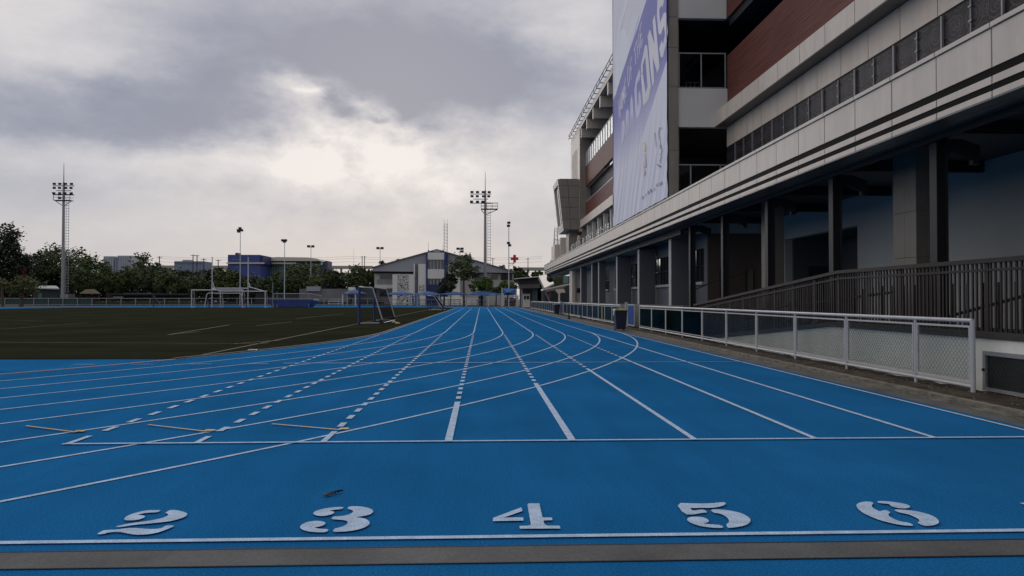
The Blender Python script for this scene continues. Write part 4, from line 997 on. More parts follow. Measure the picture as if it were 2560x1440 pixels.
def canopy(uL, uR, vtop, vedge, Y, depth, label, posts):
    x0, x1 = gx(uL, Y), gx(uR, Y); ze = W(0, vedge, Y).z; zt_ = W(0, vtop, Y).z
    t = thing('shade_canopy', label, 'canopy', ((x0 + x1) / 2, Y, 0), 'blue shade canopies at the end of the straight')
    m = MB(); n = 8; vs = []; 
    for j in range(n + 1):
        for i in range(n + 1):
            a, b_ = i / n, j / n; hx = 1 - abs(2 * a - 1); hy = 1 - abs(2 * b_ - 1); h_ = min(hx, hy) ** .9
            sag = -.12 * math.sin(math.pi * a) * (1 if j in (0, n) else 0)
            vs.append((x0 + (x1 - x0) * a, Y + depth * b_, ze + (zt_ - ze) * h_ + sag))
    m.add(vs, [(j * (n + 1) + i, j * (n + 1) + i + 1, (j + 1) * (n + 1) + i + 1, (j + 1) * (n + 1) + i) for j in range(n) for i in range(n)])
    o = m.build('canopy_fabric', BLUEC, t); sm = o.modifiers.new('t', 'SOLIDIFY'); sm.thickness = .06
    for u in posts:
        x = gx(u, Y)
        MB().box(x - .13, x + .13, Y + .2, Y + .46, 0, ze).build('post', WHITEM, t)
        MB().box(x - .1, x + .1, Y + depth - .5, Y + depth - .3, 0, ze).build('post', WHITEM, t)
        MB().path([(x, Y + .3, ze - .05), (x + 1.2, Y + .3, ze + .05)], .06).build('arm', WHITEM, t)
canopy(958, 1040, 727, 735, 156, 6, 'leftmost flat blue canopy in front of the mural wall', [1025])
canopy(1030, 1104, 727, 736, 155, 6, 'second blue canopy from the left, behind the distant blue goal', [1042, 1098])
canopy(1100, 1172, 728.5, 735, 154, 6, 'third blue canopy from the left, under the big round tree', [1165])
canopy(1168, 1256, 725, 736, 153, 6, 'right blue canopy in front of the light green shrubs', [1221, 1254])
canopy(852, 905, 723, 733, 158, 6, 'separate dark blue shade left of the near goal posts', [856, 888])
t = thing('shade_sail', 'small bright blue shade sail strung right of the canopies', 'shade sail', (gx(1275, 150), 150, 0))
Y = 150; m = MB(); P4 = [W(1257, 721, Y), W(1291, 722.5, Y), W(1292, 737, Y), W(1258, 737, Y)]; mid = W(1268, 731, Y - 1.5)
m.add([*P4, mid], [(0, 1, 4), (1, 2, 4), (2, 3, 4), (3, 0, 4)]); o = m.build('sail', mat('sail_blue', (.03, .12, .36), .7), t); o.modifiers.new('s', 'SOLIDIFY').thickness = .05
for u, vt in ((1255, 719), (1258, 734), (1291, 721), (1300, 718.5), (1295, 736)):
    Y = 149; x = gx(u, Y); m = MB(); m.box(x - .1, x + .1, Y, Y + .2, 0, W(0, vt, Y).z); tag(m.build('gate_post', WHITEM), {1255: 'tall white post left of the blue sail', 1258: 'short white post beside the tall left sail post', 1291: 'slim white post under the right tip of the sail', 1300: 'tallest white post right of the sail', 1295: 'short white post between the sail tip and tallest post'}[u], 'post', 'white posts at the track end')
# rail behind canopies with benches
t = thing('far_railing', 'low white railing behind the blue canopies', 'railing', (gx(1100, 163), 163, 0))
m = MB(); Y = 163
for v in (749, 760): m.box(gx(960, Y), gx(1300, Y), Y, Y + .08, W(0, v, Y).z - .05, W(0, v, Y).z + .05)
m.build('rails', WHITEM, t); m = MB()
for k in range(24): x = gx(962 + k * 14.5, Y); m.box(x - .05, x + .05, Y, Y + .08, 0, W(0, 749, Y).z)
m.build('posts', WHITEM, t)
for (u0, u1, lb) in ((1045, 1066, 'white bench under the second canopy'), (1102, 1150, 'long pale bench under the third canopy'), (1192, 1214, 'short pale bench under the right canopy'), (819, 856, 'white stepped bench left of the separate blue shade')):
    Y = 158; x0, x1 = gx(u0, Y), gx(u1, Y); t = thing('bench', lb, 'bench', ((x0 + x1) / 2, Y, 0), 'pale benches behind the far bend')
    for i_, (z, dy_) in enumerate(((.45, 0), (.85, .45), (1.2, .8))): MB().box(x0, x1, Y + dy_, Y + dy_ + .3, z, z + .08).build('slat', WHITEM, t)
    for x in (x0 + .1, x1 - .1): MB().prism([(x, Y, 0), (x, Y + 1.1, 0), (x, Y + 1.1, 1.2), (x, Y, .45)], (.08, 0, 0)).build('leg', GALV, t)
t = thing('hoarding', 'blue steel frame rack in front of mural wall', 'rack', (gx(1034, 150), 150, 0))
Y = 150; m = MB(); x0, x1 = gx(1025, Y), gx(1042, Y)
for x in (x0, (x0 + x1) / 2, x1): m.box(x - .05, x + .05, Y, Y + .1, 0, 2.0)
for z in (.1, .5, .9, 1.3, 1.9): m.box(x0, x1, Y, Y + .1, z, z + .07)
for i in range(5): m.tube((x0, Y + .05, .1 + i * .4), (x1, Y + .05, .5 + i * .35), .035)
m.build('frame', mat('rack_blue', (.015, .10, .25), .6), t)

# ------------------------------------------------------------------ light poles and towers
def lamp_head(m, p, s, face=-1):
    x, y, z = p; m.hexa([(x - s, y, z - s * .7), (x + s, y, z - s * .7), (x + s * .7, y + s, z - s * .6), (x - s * .7, y + s, z - s * .6), (x - s, y - .1, z + s * .7), (x + s, y - .1, z + s * .7), (x + s * .7, y + s, z + s * .8), (x - s * .7, y + s, z + s * .8)])
LAMPM = mat('lamp_housing', (.035, .036, .04), .4)
def tower(u, Y, vt, vtip, label, ladder=1, plat=0, lean=0.0):
    x = gx(u, Y); H = W(0, vt, Y).z; tip = W(0, vtip, Y).z
    t = thing('floodlight_tower', label, 'floodlight tower', (x, Y, 0), 'tall floodlight towers beyond the track')
    MB().tube((x, Y, 0), (x, Y, H + .5), .40, .24, 12).build('mast', GALV, t)
    MB().tube((x, Y, H + .5), (x, Y, tip), .09, .04, 6).build('lightning_rod', STEEL, t)
    m = MB(); xl = x + .85 * ladder
    for s in (-.28, .28): m.box(xl + s - .03, xl + s + .03, Y - .03, Y + .03, 3, H - 3.2)
    z = 3
    while z < H - 3.3: m.box(xl - .42, xl + .42, Y - .04, Y + .04, z, z + .08); z += .62
    m.build('ladder', GALV, t)
    m = MB(); zp = H - 3.6; a, b_ = (-1.8 + plat, 1.8 + plat)
    m.box(x + a, x + b_, Y - .8, Y + .8, zp, zp + .12)
    for z in (zp + .7, zp + 1.35): 
        m.box(x + a, x + b_, Y - .84, Y - .76, z, z + .07); m.box(x + a, x + b_, Y + .76, Y + .84, z, z + .07)
    for q in (a, a + (b_ - a) / 3, a + (b_ - a) * 2 / 3, b_): m.box(x + q - .04, x + q + .04, Y - .84, Y - .76, zp, zp + 1.4)
    m.tube((x + a, Y, zp), (x, Y, zp - 1.2), .07); m.tube((x + b_, Y, zp), (x, Y, zp - 1.2), .07); m.build('platform', STEEL, t)
    m = MB(); c = -plat * 1.1
    for z, w_ in ((H - .3, 2.3), (H - 1.4, 1.6 ), (H - 2.3, 2.3)): m.box(x + c - w_, x + c + w_, Y - .1, Y + .1, z, z + .13)
    m.build('crossarms', STEEL, t)
    k = 0
    for z, xs__ in ((H + .15, (-1.9, -.7, .55, 1.85)), (H - .75, (-1.9, -.75, .6, 1.75)), (H - 1.95, (-2.0, -.7, .45, 1.8)), (H - 3.0, (-.7,) if not plat else ())):
        for q in xs__:
            if plat and q > 1 and z < H - 1: continue
            m = MB(); lamp_head(m, (x + c + q, Y - .3, z), .34); m.build('lamp', LAMPM, t); k += 1
    return t
tower(157, 175, 461, 407, 'floodlight tower at the left behind the trees', 1, 0)
tower(1213, 168, 476, 422, 'floodlight tower near the school building with side platform', 1, .9)
def pole(u, Y, vt, label, heads, cat='light pole', r=.10, vb=None):
    x = gx(u, Y); H = W(0, vt, Y).z
    t = thing('light_pole', label, cat, (x, Y, 0), 'slim light poles along the horizon')
    MB().tube((x, Y, 0), (x, Y, H), r, r * .6, 8).build('mast', WHITEM, t)
    s = .34 * Y / 160
    for dx_, dv in heads:
        z = W(0, vt + dv, Y).z; xh = x + dx_ * Y / F
        MB().tube((x, Y, z - .2), (xh, Y, z - .1), .05, n=4).build('arm', GALV, t)
        m = MB(); lamp_head(m, (xh, Y - .2, z), s); m.build('lamp', LAMPM, t)
    return t
pole(600, 165, 571, 'light pole in front of the blue building', [(-4, 3), (4, 3), (0, -2), (-3, 6)])
pole(711, 165, 599, 'light pole in front of the glass fronted building', [(-4, 0), (3, 0), (0, 3)])
pole(777, 190, 615, 'two headed light pole above the bushy trees', [(-5, -1), (5, -1)])
pole(950, 190, 619, 'two headed light pole left of the gabled building', [(-5, -1), (5, -1)])
pole(1150, 200, 616, 'light pole with three lamps behind the round tree', [(-5, 3), (5, 3), (5, 10)])
LPc = pole(1272, 150, 549, 'light pole carrying the red cross sign', [(0, 3), (-1, 11), (-1, 55), (2, 61)], r=.12)
Y = 149.5; t = thing('red_cross_sign', 'red cross sign bracketed to the light pole', 'sign', (gx(1286, Y), Y, W(0, 645, Y).z))
x, z = gx(1286.5, Y), W(0, 644, Y).z; s = .27; L_ = .75
m = MB(); m.prism([(x - s, Y, z - L_), (x + s, Y, z - L_), (x + s, Y, z - s), (x + L_, Y, z - s), (x + L_, Y, z + s), (x + s, Y, z + s), (x + s, Y, z + L_), (x - s, Y, z + L_), (x - s, Y, z + s), (x - L_, Y, z + s), (x - L_, Y, z - s), (x - s, Y, z - s)], (0, .15, 0)); m.build('cross', RED, t)
m = MB(); xp = gx(1272, Y); m.tube((xp, Y + .2, z + .2), (x - L_, Y + .1, z + .2), .05); m.tube((xp, Y + .2, z - .9), (x - .1, Y + .1, z - .9), .05); m.tube((xp, Y + .2, z - 1.5), (x, Y + .1, z - .9), .04); m.build('bracket', RED, t)
# lattice antennas
def lattice(u, Y, vb, vt, w_, label, taper=1.0, n=9):
    x = gx(u, Y); z0, z1 = (W(0, vb, Y).z, W(0, vt, Y).z); t = thing('antenna_mast', label, 'antenna mast', (x, Y, z0)); m = MB()
    for i in range(n + 1):
        f = i / n; ww = w_ * (1 - (1 - taper) * f); z = z0 + (z1 - z0) * f
        if i < n:
            f2 = (i + 1) / n; w2 = w_ * (1 - (1 - taper) * f2); z2 = z0 + (z1 - z0) * f2
            for sx in (-1, 1):
                for sy in (-1, 1): m.tube((x + sx * ww, Y + sy * ww, z), (x + sx * w2, Y + sy * w2, z2), .06 * Y / 180, n=4)
            m.tube((x - ww, Y - ww, z), (x + w2, Y - w2, z2), .035 * Y / 180, n=4)
        m.tube((x - ww, Y - ww, z), (x + ww, Y - ww, z), .05 * Y / 180, n=4)
    for s in (-1, 1): m.tube((x + s * w_ * taper, Y, z1), (x + s * w_ * taper, Y, z1 + 1.2), .04 * Y / 180, n=4)
    m.build('lattice', GALV, t); return t
lattice(1114, 200, 630, 556, .42, 'ladder like antenna mast on the gabled building roof', 1.0, 9)
lattice(1390, 420, 660, 566, 1.8, 'distant lattice tower beside the oriel', .35, 10)
# small rooftop aerials & power poles
for u, vb, vt, Y, lb in [(1071, 632, 601, 195, 'thin aerial on the left roof slope of gabled building'), (1107, 632, 608, 195, 'short aerial with dish beside the roof mast'), (884, 665, 618, 330, 'thin pole above the glass fronted building')]:
    x = gx(u, Y); m = MB(); m.tube((x, Y, W(0, vb, Y).z - 1), (x, Y, W(0, vt, Y).z), .06, .03, 5); m.ball((x, Y, W(0, vb, Y).z + .8), .22, n=6, m=4)
    tag(m.build('aerial', GALV), lb, 'aerial')
PP = [(398, 640, 360), (482, 635, 365), (492, 636, 365), (509, 645, 360), (545, 648, 360), (905, 638, 420), (911, 638, 420), (1320, 642, 420), (1232, 642, 420)]
PL = ['leftmost', 'left of the paired', 'right of the paired', 'second from the blue grey block', 'short one left of the blue building', 'left of twin poles by the gabled building', 'right of twin poles by the gabled building', 'one right of the red cross', 'faint one right of the tower']
for (u, vt, Y), lb in zip(PP, PL):
    x = gx(u, Y); m = MB(); m.tube((x, Y, 0), (x, Y, W(0, vt, Y).z), .28, .2, 6); m.box(x - 1.2, x + 1.2, Y - .1, Y + .1, W(0, vt + 3, Y).z, W(0, vt + 3, Y).z + .2)
    tag(m.build('power_pole', STEEL), 'distant power pole, ' + lb, 'power pole', 'power poles on the horizon')
for k, (v0, v1) in enumerate(((641, 643), (646, 648), (654, 656))):
    m = MB(); Y = 425; us = list(range(395, 1361, 60)); pts_ = []
    for i_, u in enumerate(us):
        f = (i_ % 4) / 4; pts_.append(W(u, v0 + 4 * f * (1 - f) * 4, Y))
    m.path(pts_, .05, 3); tag(m.build('power_line', STEEL), ['topmost', 'middle', 'lowest'][k] + ' power line across the horizon', 'power line', 'power lines')

# ------------------------------------------------------------------ gabled building at the end of the straight
GBY = 185.0
Gb = thing('gabled_building', 'grey roofed gabled school block with white and blue stair tower', 'building', (gx(1100, GBY), GBY, 0))
def gb(u0, u1, v0, v1, y, d, name, m_, lbl=None, parent=Gb):
    a, b_ = W(u0, v1, y), W(u1, v0, y); return MB().box(a.x, b_.x, y, y + d, max(0, a.z) if v1 < 762 else 0, b_.z).build(name, m_, parent, label=lbl)
A, Tp, E2 = W(932, 678, GBY), W(1092, 626, GBY), W(1286, 682, GBY)
A2, = (W(932, 668, GBY),)
m = MB(); m.prism([A, W(1286, 682, GBY), W(1284, 679, GBY), Tp, W(932, 669, GBY)], (0, 25, 0)); m.build('roof', CLAD, Gb)
m = MB(); ty = GBY - .4
for a_, b_ in (((930, 670), (1092, 625)), ((1092, 625), (1289, 681))):
    p, q = W(*a_, ty), W(*b_, ty); m.prism([p, q, q + Vector((0, 0, .25)), p + Vector((0, 0, .25))], (0, 25.6, 0))
m.build('roof_trim', mat('roof_edge_grey', (.11, .11, .12), .5), Gb)
gb(936, 1284, 679, 768, GBY + 1.5, 20, 'wall', mat('gb_wall', (.40, .39, .37), .8, var=.07, nscale=.3))
m = MB(); a_, b_ = W(936, 682, GBY + .6), W(1284, 679, GBY + .6); m.box(a_.x, b_.x, GBY + .6, GBY + 1.5, a_.z - .1, b_.z); m.build('eaves_shadow_board', DARK, Gb)  # near-black strip standing in for the shade under the eaves
gb(950, 980, 683, 697, GBY + 1.3, .2, 'window', WIN); gb(950, 980, 724, 741, GBY + 1.3, .2, 'window', WIN)
gb(942, 981, 698, 711, GBY + 1.2, .3, 'louvre_panel', mat('grey_louvre', (.2, .2, .2), .7))
gb(937, 981, 711.5, 721, GBY + .4, 1.1, 'balcony', mat('gb_pale', (.55, .54, .51), .8))
gb(1225, 1244, 684, 698, GBY + 1.3, .2, 'window', WIN); gb(1252, 1280, 684, 700, GBY + 1.3, .2, 'window', WIN); gb(1180, 1215, 684, 698, GBY + 1.3, .2, 'window', WIN)
GBW = mat('gb_white', (.66, .66, .64), .75, var=.06, nscale=.25)
gb(981, 1034, 686, 768, GBY - 1.5, 2.9, 'mural_wall', GBW)
o = gb(993, 1021.5, 687.5, 727, GBY - 1.56, .05, 'mural', MURAL); o = gb(993, 1021.5, 736, 766, GBY - 1.56, .05, 'mural', MURAL)
gb(1034, 1037.5, 660, 766, GBY - 1.2, 2.6, 'fin', GBW); gb(1037.6, 1045.5, 660, 767, GBY - .8, 2.1, 'grey_strip', mat('gb_grey', (.15, .15, .17), .7))
gb(1038, 1044.5, 681, 696, GBY - .9, .09, 'window', WIN)
gb(1045.6, 1064.5, 660, 767, GBY - 1.6, 3, 'white_wall', GBW); gb(1048, 1061, 713, 728, GBY - 1.66, .05, 'mural', MURAL)
gb(1064.6, 1069, 632, 767, GBY - 1.8, 3, 'blue_fin', BLUEM); gb(1110.5, 1115, 632, 767, GBY - 1.8, 3, 'blue_fin', BLUEM); gb(1115.1, 1119.5, 634, 660, GBY - 1.4, 2.5, 'blue_fin', BLUEM)
gb(1069, 1110.5, 631.5, 649, GBY - 1.7, 3, 'white_wall', GBW); gb(1069, 1110.5, 673, 696.5, GBY - 1.7, 3, 'white_wall', GBW)
gb(1066, 1119, 711, 767, GBY - 1.5, 2.5, 'blue_wall', mat('gb_blue', (.014, .028, .12), .6)); gb(1120, 1150, 661, 767, GBY - .4, 2, 'white_wall', GBW)
for v0, v1 in ((649, 673), (696.5, 711)):
    w_ = gb(1069, 1110.5, v0, v1, GBY - 1.2, 1.5, 'window', WINL if v0 < 660 else WIN)
    for u in (1077.3, 1084.7, 1094, 1101.6): gb(u - .6, u + .6, v0, v1, GBY - 1.45, .24, 'mullion', WHITEM, parent=w_)
gb(1084, 1100, 624, 631, GBY - 1.2, 2, 'roof_unit', GALV); gb(1165, 1200, 745, 766, GBY - 4, 2, 'white_wall', GBW); gb(1100, 1165, 742, 766, GBY - 2, 1, 'lower_wall', WALLW)
gb(1196, 1213, 740, 767, GBY - 8, 3, 'blue_door', mat('gb_navy', (.02, .03, .07), .6))

# ------------------------------------------------------------------ background buildings
def simple(name, label, cat, boxes, Y):
    t = thing(name, label, cat, (gx(boxes[0][0], Y), Y, 0))
    for (u0, u1, v0, v1, dy_, d, nm, m_) in boxes:
        a, b_ = W(u0, v1, Y + dy_), W(u1, v0, Y + dy_)
        MB().box(a.x, b_.x, Y + dy_, Y + dy_ + d, 0 if v1 > 743.9 else a.z, b_.z).build(nm, m_, t)
    return t
BB = mat('far_blue', (.045, .07, .25), .6, var=.06, nscale=.1); CRM = mat('far_cream', (.55, .52, .46), .7); FGL = mat('far_glass', (.10, .16, .155), .25, nscale=.12, col2=(.20, .27, .26)); FG2 = mat('far_dark_glass', (.025, .04, .045), .3, var=.3, nscale=.3)
simple('blue_building', 'bright blue block with white band behind the trees', 'building', [(569, 650, 637, 745, 0, 12, 'wall', BB), (566, 660, 656, 659.5, -.5, .45, 'white_band', CRM), (650, 658, 639, 660, .3, 11, 'side_wall', mat('far_blue_dark', (.02, .03, .12), .6)), (588, 595, 632, 637, 2, 3, 'roof_tank', NAVY),
        (580, 606, 649, 649.8, -.1, .09, 'faint_sign', CLAD), (588, 596, 667, 668, -.1, .09, 'faint_sign', CLAD)], 230)
gbt = simple('glass_building', 'long low glass fronted building with curved cream roof', 'building', [(659, 800, 652, 658, 2, 10, 'upper_glass', FG2), (659, 740, 656, 660, -.5, 2, 'cream_band', CRM), (659, 800, 660, 740, 1, 10, 'glass_wall', FGL), (800, 812, 654, 700, 0, 6, 'blue_corner', FG2), (812, 819, 652, 700, -1, 7, 'blue_corner', mat('corner_blue', (.04, .05, .11), .6)), (802, 807, 656, 662, -1.1, 1, 'lit_window', mat('pale_teal', (.30, .42, .40), .3))], 240)
m = MB(); Y = 239; pr = [W(u, v, Y) for u, v in ((650, 652.5), (800, 652.5), (795, 647), (770, 643.5), (690, 642.5), (662, 646), (650, 648))]
m.prism(pr, (0, 12, 0)); m.build('roof', CRM, gbt)
m = MB()
for k in range(14): p = W(664 + k * 6, 660, 239.5); m.box(p.x - .05, p.x + .05, 240.8, 240.95, 2, p.z)
m.build('mullions', FG2, gbt)
simple('office_block', 'grey blue office block behind the trees left of the blue building', 'building', [(435, 508, 653, 740, 0, 15, 'wall', mat('far_greyblue', (.16, .21, .29), .7)), (456, 476, 650, 653, 1, 4, 'roof_box', CLAD)] + [(436 + 5 * i, 439 + 5 * i, 656, 660, -.2, .15, 'window', mat('far_window', (.10, .13, .19), .4)) for i in range(14)], 480)
simple('viaduct', 'long pale concrete viaduct on the horizon', 'viaduct', [(395, 930, 664.5, 671, 0, 6, 'deck', mat('viaduct', (.33, .31, .29), .8)), (1296, 1420, 668.5, 676, 0, 6, 'deck', mat('viaduct', (.33, .31, .29), .8))] + [(400 + 45 * i, 404 + 45 * i, 671, 745, 1, 3, 'pier', mat('viaduct', (.33, .31, .29), .8)) for i in range(12)], 520)
FW = mat('condo_wall', (.42, .44, .48), .8); FWd = mat('condo_window', (.17, .21, .28), .5)  # pale towers; distance haze is painted into these colours
for (u0, u1, vt, lb) in ((258, 285, 640.5, 'left pale apartment tower on the horizon'), (286, 292, 644, 'narrow dark blue apartment tower between the pale ones'), (293, 332, 639, 'right pale apartment tower on the horizon')):
    bx = [(u0, u1, vt, 745, 0, 30, 'wall', FW if u0 != 286 else FWd)]
    nn = int((u1 - u0) / 4.5)
    for i in range(nn):
        if u0 != 286: bx.append((u0 + 1.2 + i * 4.5, u0 + 3.2 + i * 4.5, vt + 2, 700, -.5, .4, 'window_strip', FWd))
    simple('apartment_tower', lb, 'building', bx, 1400)['group'] = 'apartment towers on the horizon'
# huts left
Y = 178
t = simple('shed', 'low dark shed with white flat roof at left', 'shed', [(82, 146, 724, 762, 0, 5, 'wall', mat('shed_wall', (.02, .03, .035), .7)), (95, 105, 733, 761, -.2, .15, 'teal_panel', mat('teal_panel', (.04, .14, .13), .6)), (140, 170, 735, 745, .5, 3, 'side_box', GALV)], Y)
a_, b_, c_, d_ = W(82, 721, Y - 1), W(148, 723.5, Y - 1), W(140, 717, Y + 2), W(100, 717, Y + 2)
m = MB(); m.prism([a_, b_, c_, d_], (0, 0, .25)); m.build('roof', WHITEM, t)
t = thing('kiosk', 'small hipped roof kiosk with wooden sides under the trees', 'kiosk', (gx(224, Y), Y, 0))
m = MB(); p = [W(198, 734, Y - 2), W(252, 734, Y - 2), W(252, 734, Y + 3), W(198, 734, Y + 3), W(215, 723, Y), W(236, 723, Y)]
p[2].z = p[3].z = p[0].z; m.add(p, [(0, 1, 5, 4), (1, 2, 5), (2, 3, 4, 5), (3, 0, 4)]); m.build('roof', mat('thatch', (.12, .095, .06), .9, var=.2, nscale=2), t)
x0, x1 = gx(203, Y), gx(247, Y); m = MB()
for z in (.5, .9, 1.4): m.box(x0, x1, Y - .1, Y, z, z + .15)
for k in range(5): x = x0 + (x1 - x0) * k / 4; m.box(x - .08, x + .08, Y - .1, Y + .1, 0, W(0, 734, Y).z)
m.build('posts_and_rails', mat('hut_wood', (.10, .07, .05), .8), t)
MB().box(x0 + .3, x1 - .3, Y + 1, Y + 1.2, 0, 2.4).build('back_wall', INT, t)
# long low dark roof behind the fence + market clutter
t = simple('low_shelter', 'long low dark shelter behind the far fence', 'shelter', [(268, 470, 733, 738, 0, 5, 'roof', mat('shelter_roof', (.016, .017, .022), .7)), (268, 470, 738, 762, 2, 1, 'back_wall', mat('brownish', (.035, .025, .022), .8)), (282, 307, 742, 743.5, -.3, .2, 'sign_board', WHITEM), (640, 900, 733, 762, 6, 1, 'back_wall', INT)], 182)
# grey walls behind separate shade and between
t = simple('storage_wall', 'grey storage building behind the small bench and shade', 'building', [(748, 870, 722, 764, 0, 3, 'wall', mat('store_grey', (.15, .15, .16), .8, var=.2, nscale=.3)), (870, 886, 718, 730, .5, 2, 'white_box', WALLW), (766, 800, 716, 728, -.5, 1, 'roof', CLAD), (800, 935, 722, 768, 4, 3, 'wall', mat('store_dark', (.07, .075, .09), .8, var=.3, nscale=.4))], 180)
# green mesh screens behind trees
t = thing('green_screen', 'tall green mesh screen among the trees behind far goals', 'screen', (gx(650, 184), 184, 0))
m = MB(); a_, b_ = gx(642, 189), gx(700, 189); m.box(a_, b_, 189, 189.1, 0, W(0, 708, 189).z); m.build('mesh', mat('screen_green', (.022, .06, .04), .8, var=.3, nscale=.3), t)

# ------------------------------------------------------------------ pavilion and stairs at the end of the canopy
t = thing('entrance_pavilion', 'entrance pavilion with slanted white roof and stair cover', 'pavilion', (gx(1340, 125), 125, 0))
def slab(pts, d, nm, m_, par): m = MB(); m.prism(pts, d); return m.build(nm, m_, par)
Y = 125
slab([W(1285, 696, Y), W(1352, 690, Y), W(1352, 692.3, Y), W(1288, 697.5, Y)], (0, 9, 0), 'upper_roof', PANEL, t)
slab([W(1292, 699, Y + 2), W(1352, 694, Y + 2), W(1352, 711, Y + 2), W(1300, 712, Y + 2)], (0, 6, 0), 'dark_glazing', INT, t)
slab([W(1300, 712, Y + 1), W(1350, 710, Y + 1), W(1350, 720, Y + 1), W(1300, 721, Y + 1)], (0, 6, 0), 'beam', mat('brown_beam', (.09, .08, .065), .8), t)
for u, w_, m_ in ((1303, .25, GALV), (1332, 1.4, mat('teal_dark', (.02, .06, .06), .5)), (1344, 1.0, mat('grey_green', (.07, .09, .08), .7))):
    x = gx(u, Y + 3); MB().box(x, x + w_, Y + 3, Y + 4, 0, W(0, 712, Y + 3).z).build('wall_panel', m_, t)
MB().box(gx(1300, Y + 9), gx(1425, Y + 9), Y + 9, Y + 9.5, 0, W(0, 694, Y + 9).z).build('back_wall', INT, t)
Y = 97
slab([W(1347, 693, Y + 14), W(1371, 689, Y + 14), W(1385, 712, Y), W(1361, 723, Y)], (0, 0, .18), 'stair_roof', PANEL, t)
slab([W(1347, 694, Y + 13.9), W(1361, 725, Y), W(1362, 728, Y), W(1347, 697, Y + 13.9)], (-.1, 0, 0), 'stair_edge', STEEL, t)
slab([W(1359, 722, Y), W(1424, 709, Y), W(1424, 712, Y), W(1358, 726.5, Y)], (0, 4, 0), 'lower_roof', PANEL, t)
slab([W(1360, 726, Y + .1), W(1420, 713, Y + .1), W(1410, 719, Y + .1), W(1400, 723, Y + .1), W(1366, 730, Y + .1)], (0, 3, 0), 'roof_beam', PANELD, t)
slab([W(1388, 724, Y), W(1410, 722, Y), W(1414, 731, Y), W(1402, 732, Y), W(1400, 735, Y), W(1400, 774, Y), W(1396.5, 774, Y), W(1396.5, 735, Y), W(1392, 731, Y)], (0, .5, 0), 'column', PANEL, t)
for i in range(3): slab([W(1350 + i * 2, 703 + i * 3, Y + 10), W(1373 + i, 755, Y + 2), W(1374.2 + i, 755, Y + 2), W(1351.2 + i * 2, 703 + i * 3, Y + 10)], (0, .1, 0), 'stair_rail', GALV, t)
x0_, x1_ = gx(1362, Y + 6), gx(1425, Y + 6)
MB().box(x0_, x1_, Y + 6, Y + 6.3, 0, W(0, 727, Y + 6).z).build('dark_wall', INT, t)
m = MB(); m.box(gx(1375, 108), gx(1424, 108), 108, 108.2, W(0, 712, 108).z, W(0, 688, 108).z); m.build('green_backdrop', mat('leafy_dark', (.03, .035, .02), .9, nscale=3, col2=(.08, .08, .04)), t)
m = MB(); m.box(gx(1408, 107), gx(1421, 107), 107, 107.1, W(0, 707, 107).z, W(0, 689, 107).z); m.build('teal_window', mat('teal_window', (.12, .22, .22), .3), t)
m = MB(); m.ball(W(1376, 696, 96), .5, n=10, m=7); m.tube(W(1376, 690, 96), W(1376, 685, 96), .06); m.build('black_float', BLACK, t)
q = W(1374, 738, 100); m = MB(); m.tube(q + Vector((0, 0, .0)), q + Vector((0, 0, .35)), .2, .12, 8); m.tube(q, q - Vector((0, 0, .5)), .19, .1, 8); m.tube(q + Vector((0, 0, .35)), q + Vector((0, 0, 1.6)), .01, n=4); tag(m.build('hanging_lantern', mat('pale_red', (.30, .07, .07), .6)), 'pale red lantern hanging below the stair cover', 'lantern')
t = thing('guard_house', 'small white guard house with dark windows beyond the rail', 'kiosk', (gx(1318, 133), 133, 0))
Y = 133; a_, b_ = gx(1308, Y), gx(1325, Y); zt_ = W(0, 733, Y).z
MB().box(a_, b_, Y, Y + 2, 0, zt_).build('wall', WALLW, t)
for u0, u1 in ((1310, 1314.5), (1317, 1322.5)): MB().box(gx(u0, Y), gx(u1, Y), Y - .06, Y - .002, W(0, 748, Y).z, W(0, 740, Y).z).build('window', WIN, t)
m = MB(); m.hexa([(a_ - .3, Y - .3, zt_), (b_ + .3, Y - .3, zt_), (b_ + .3, Y + 2.3, zt_), (a_ - .3, Y + 2.3, zt_), (a_ + .3, Y + .5, zt_ + .4), (b_ - .3, Y + .5, zt_ + .4), (b_ - .3, Y + 1.5, zt_ + .4), (a_ + .3, Y + 1.5, zt_ + .4)]); m.build('roof', mat('guard_roof', (.03, .03, .035), .7), t)
# white marquee/car-like pale roof behind gate
t = thing('marquee', 'small white domed tent behind the track end posts', 'tent', (gx(1280, 165), 165, 0))
Y = 165; a_, b_ = gx(1263, Y), gx(1297, Y); zt_ = W(0, 741, Y).z
m = MB(); n_ = 10; pf = [(a_ + (b_ - a_) * i / n_, zt_ + .35 * math.sin(math.pi * i / n_)) for i in range(n_ + 1)]
m.prism([(x, Y, z) for x, z in pf] + [(b_, Y, zt_ - .2), (a_, Y, zt_ - .2)], (0, 4, 0)); m.build('roof', WHITEM, t)
for x in (a_ + .3, (a_ + b_) / 2 - .6, b_ - .3): MB().box(x - .08, x + .08, Y, Y + .16, 0, zt_ - .2).build('leg', WHITEM, t)
MB().box(a_, b_, Y + 3.9, Y + 4, 0, zt_ - .3).build('back_sheet', INT, t)

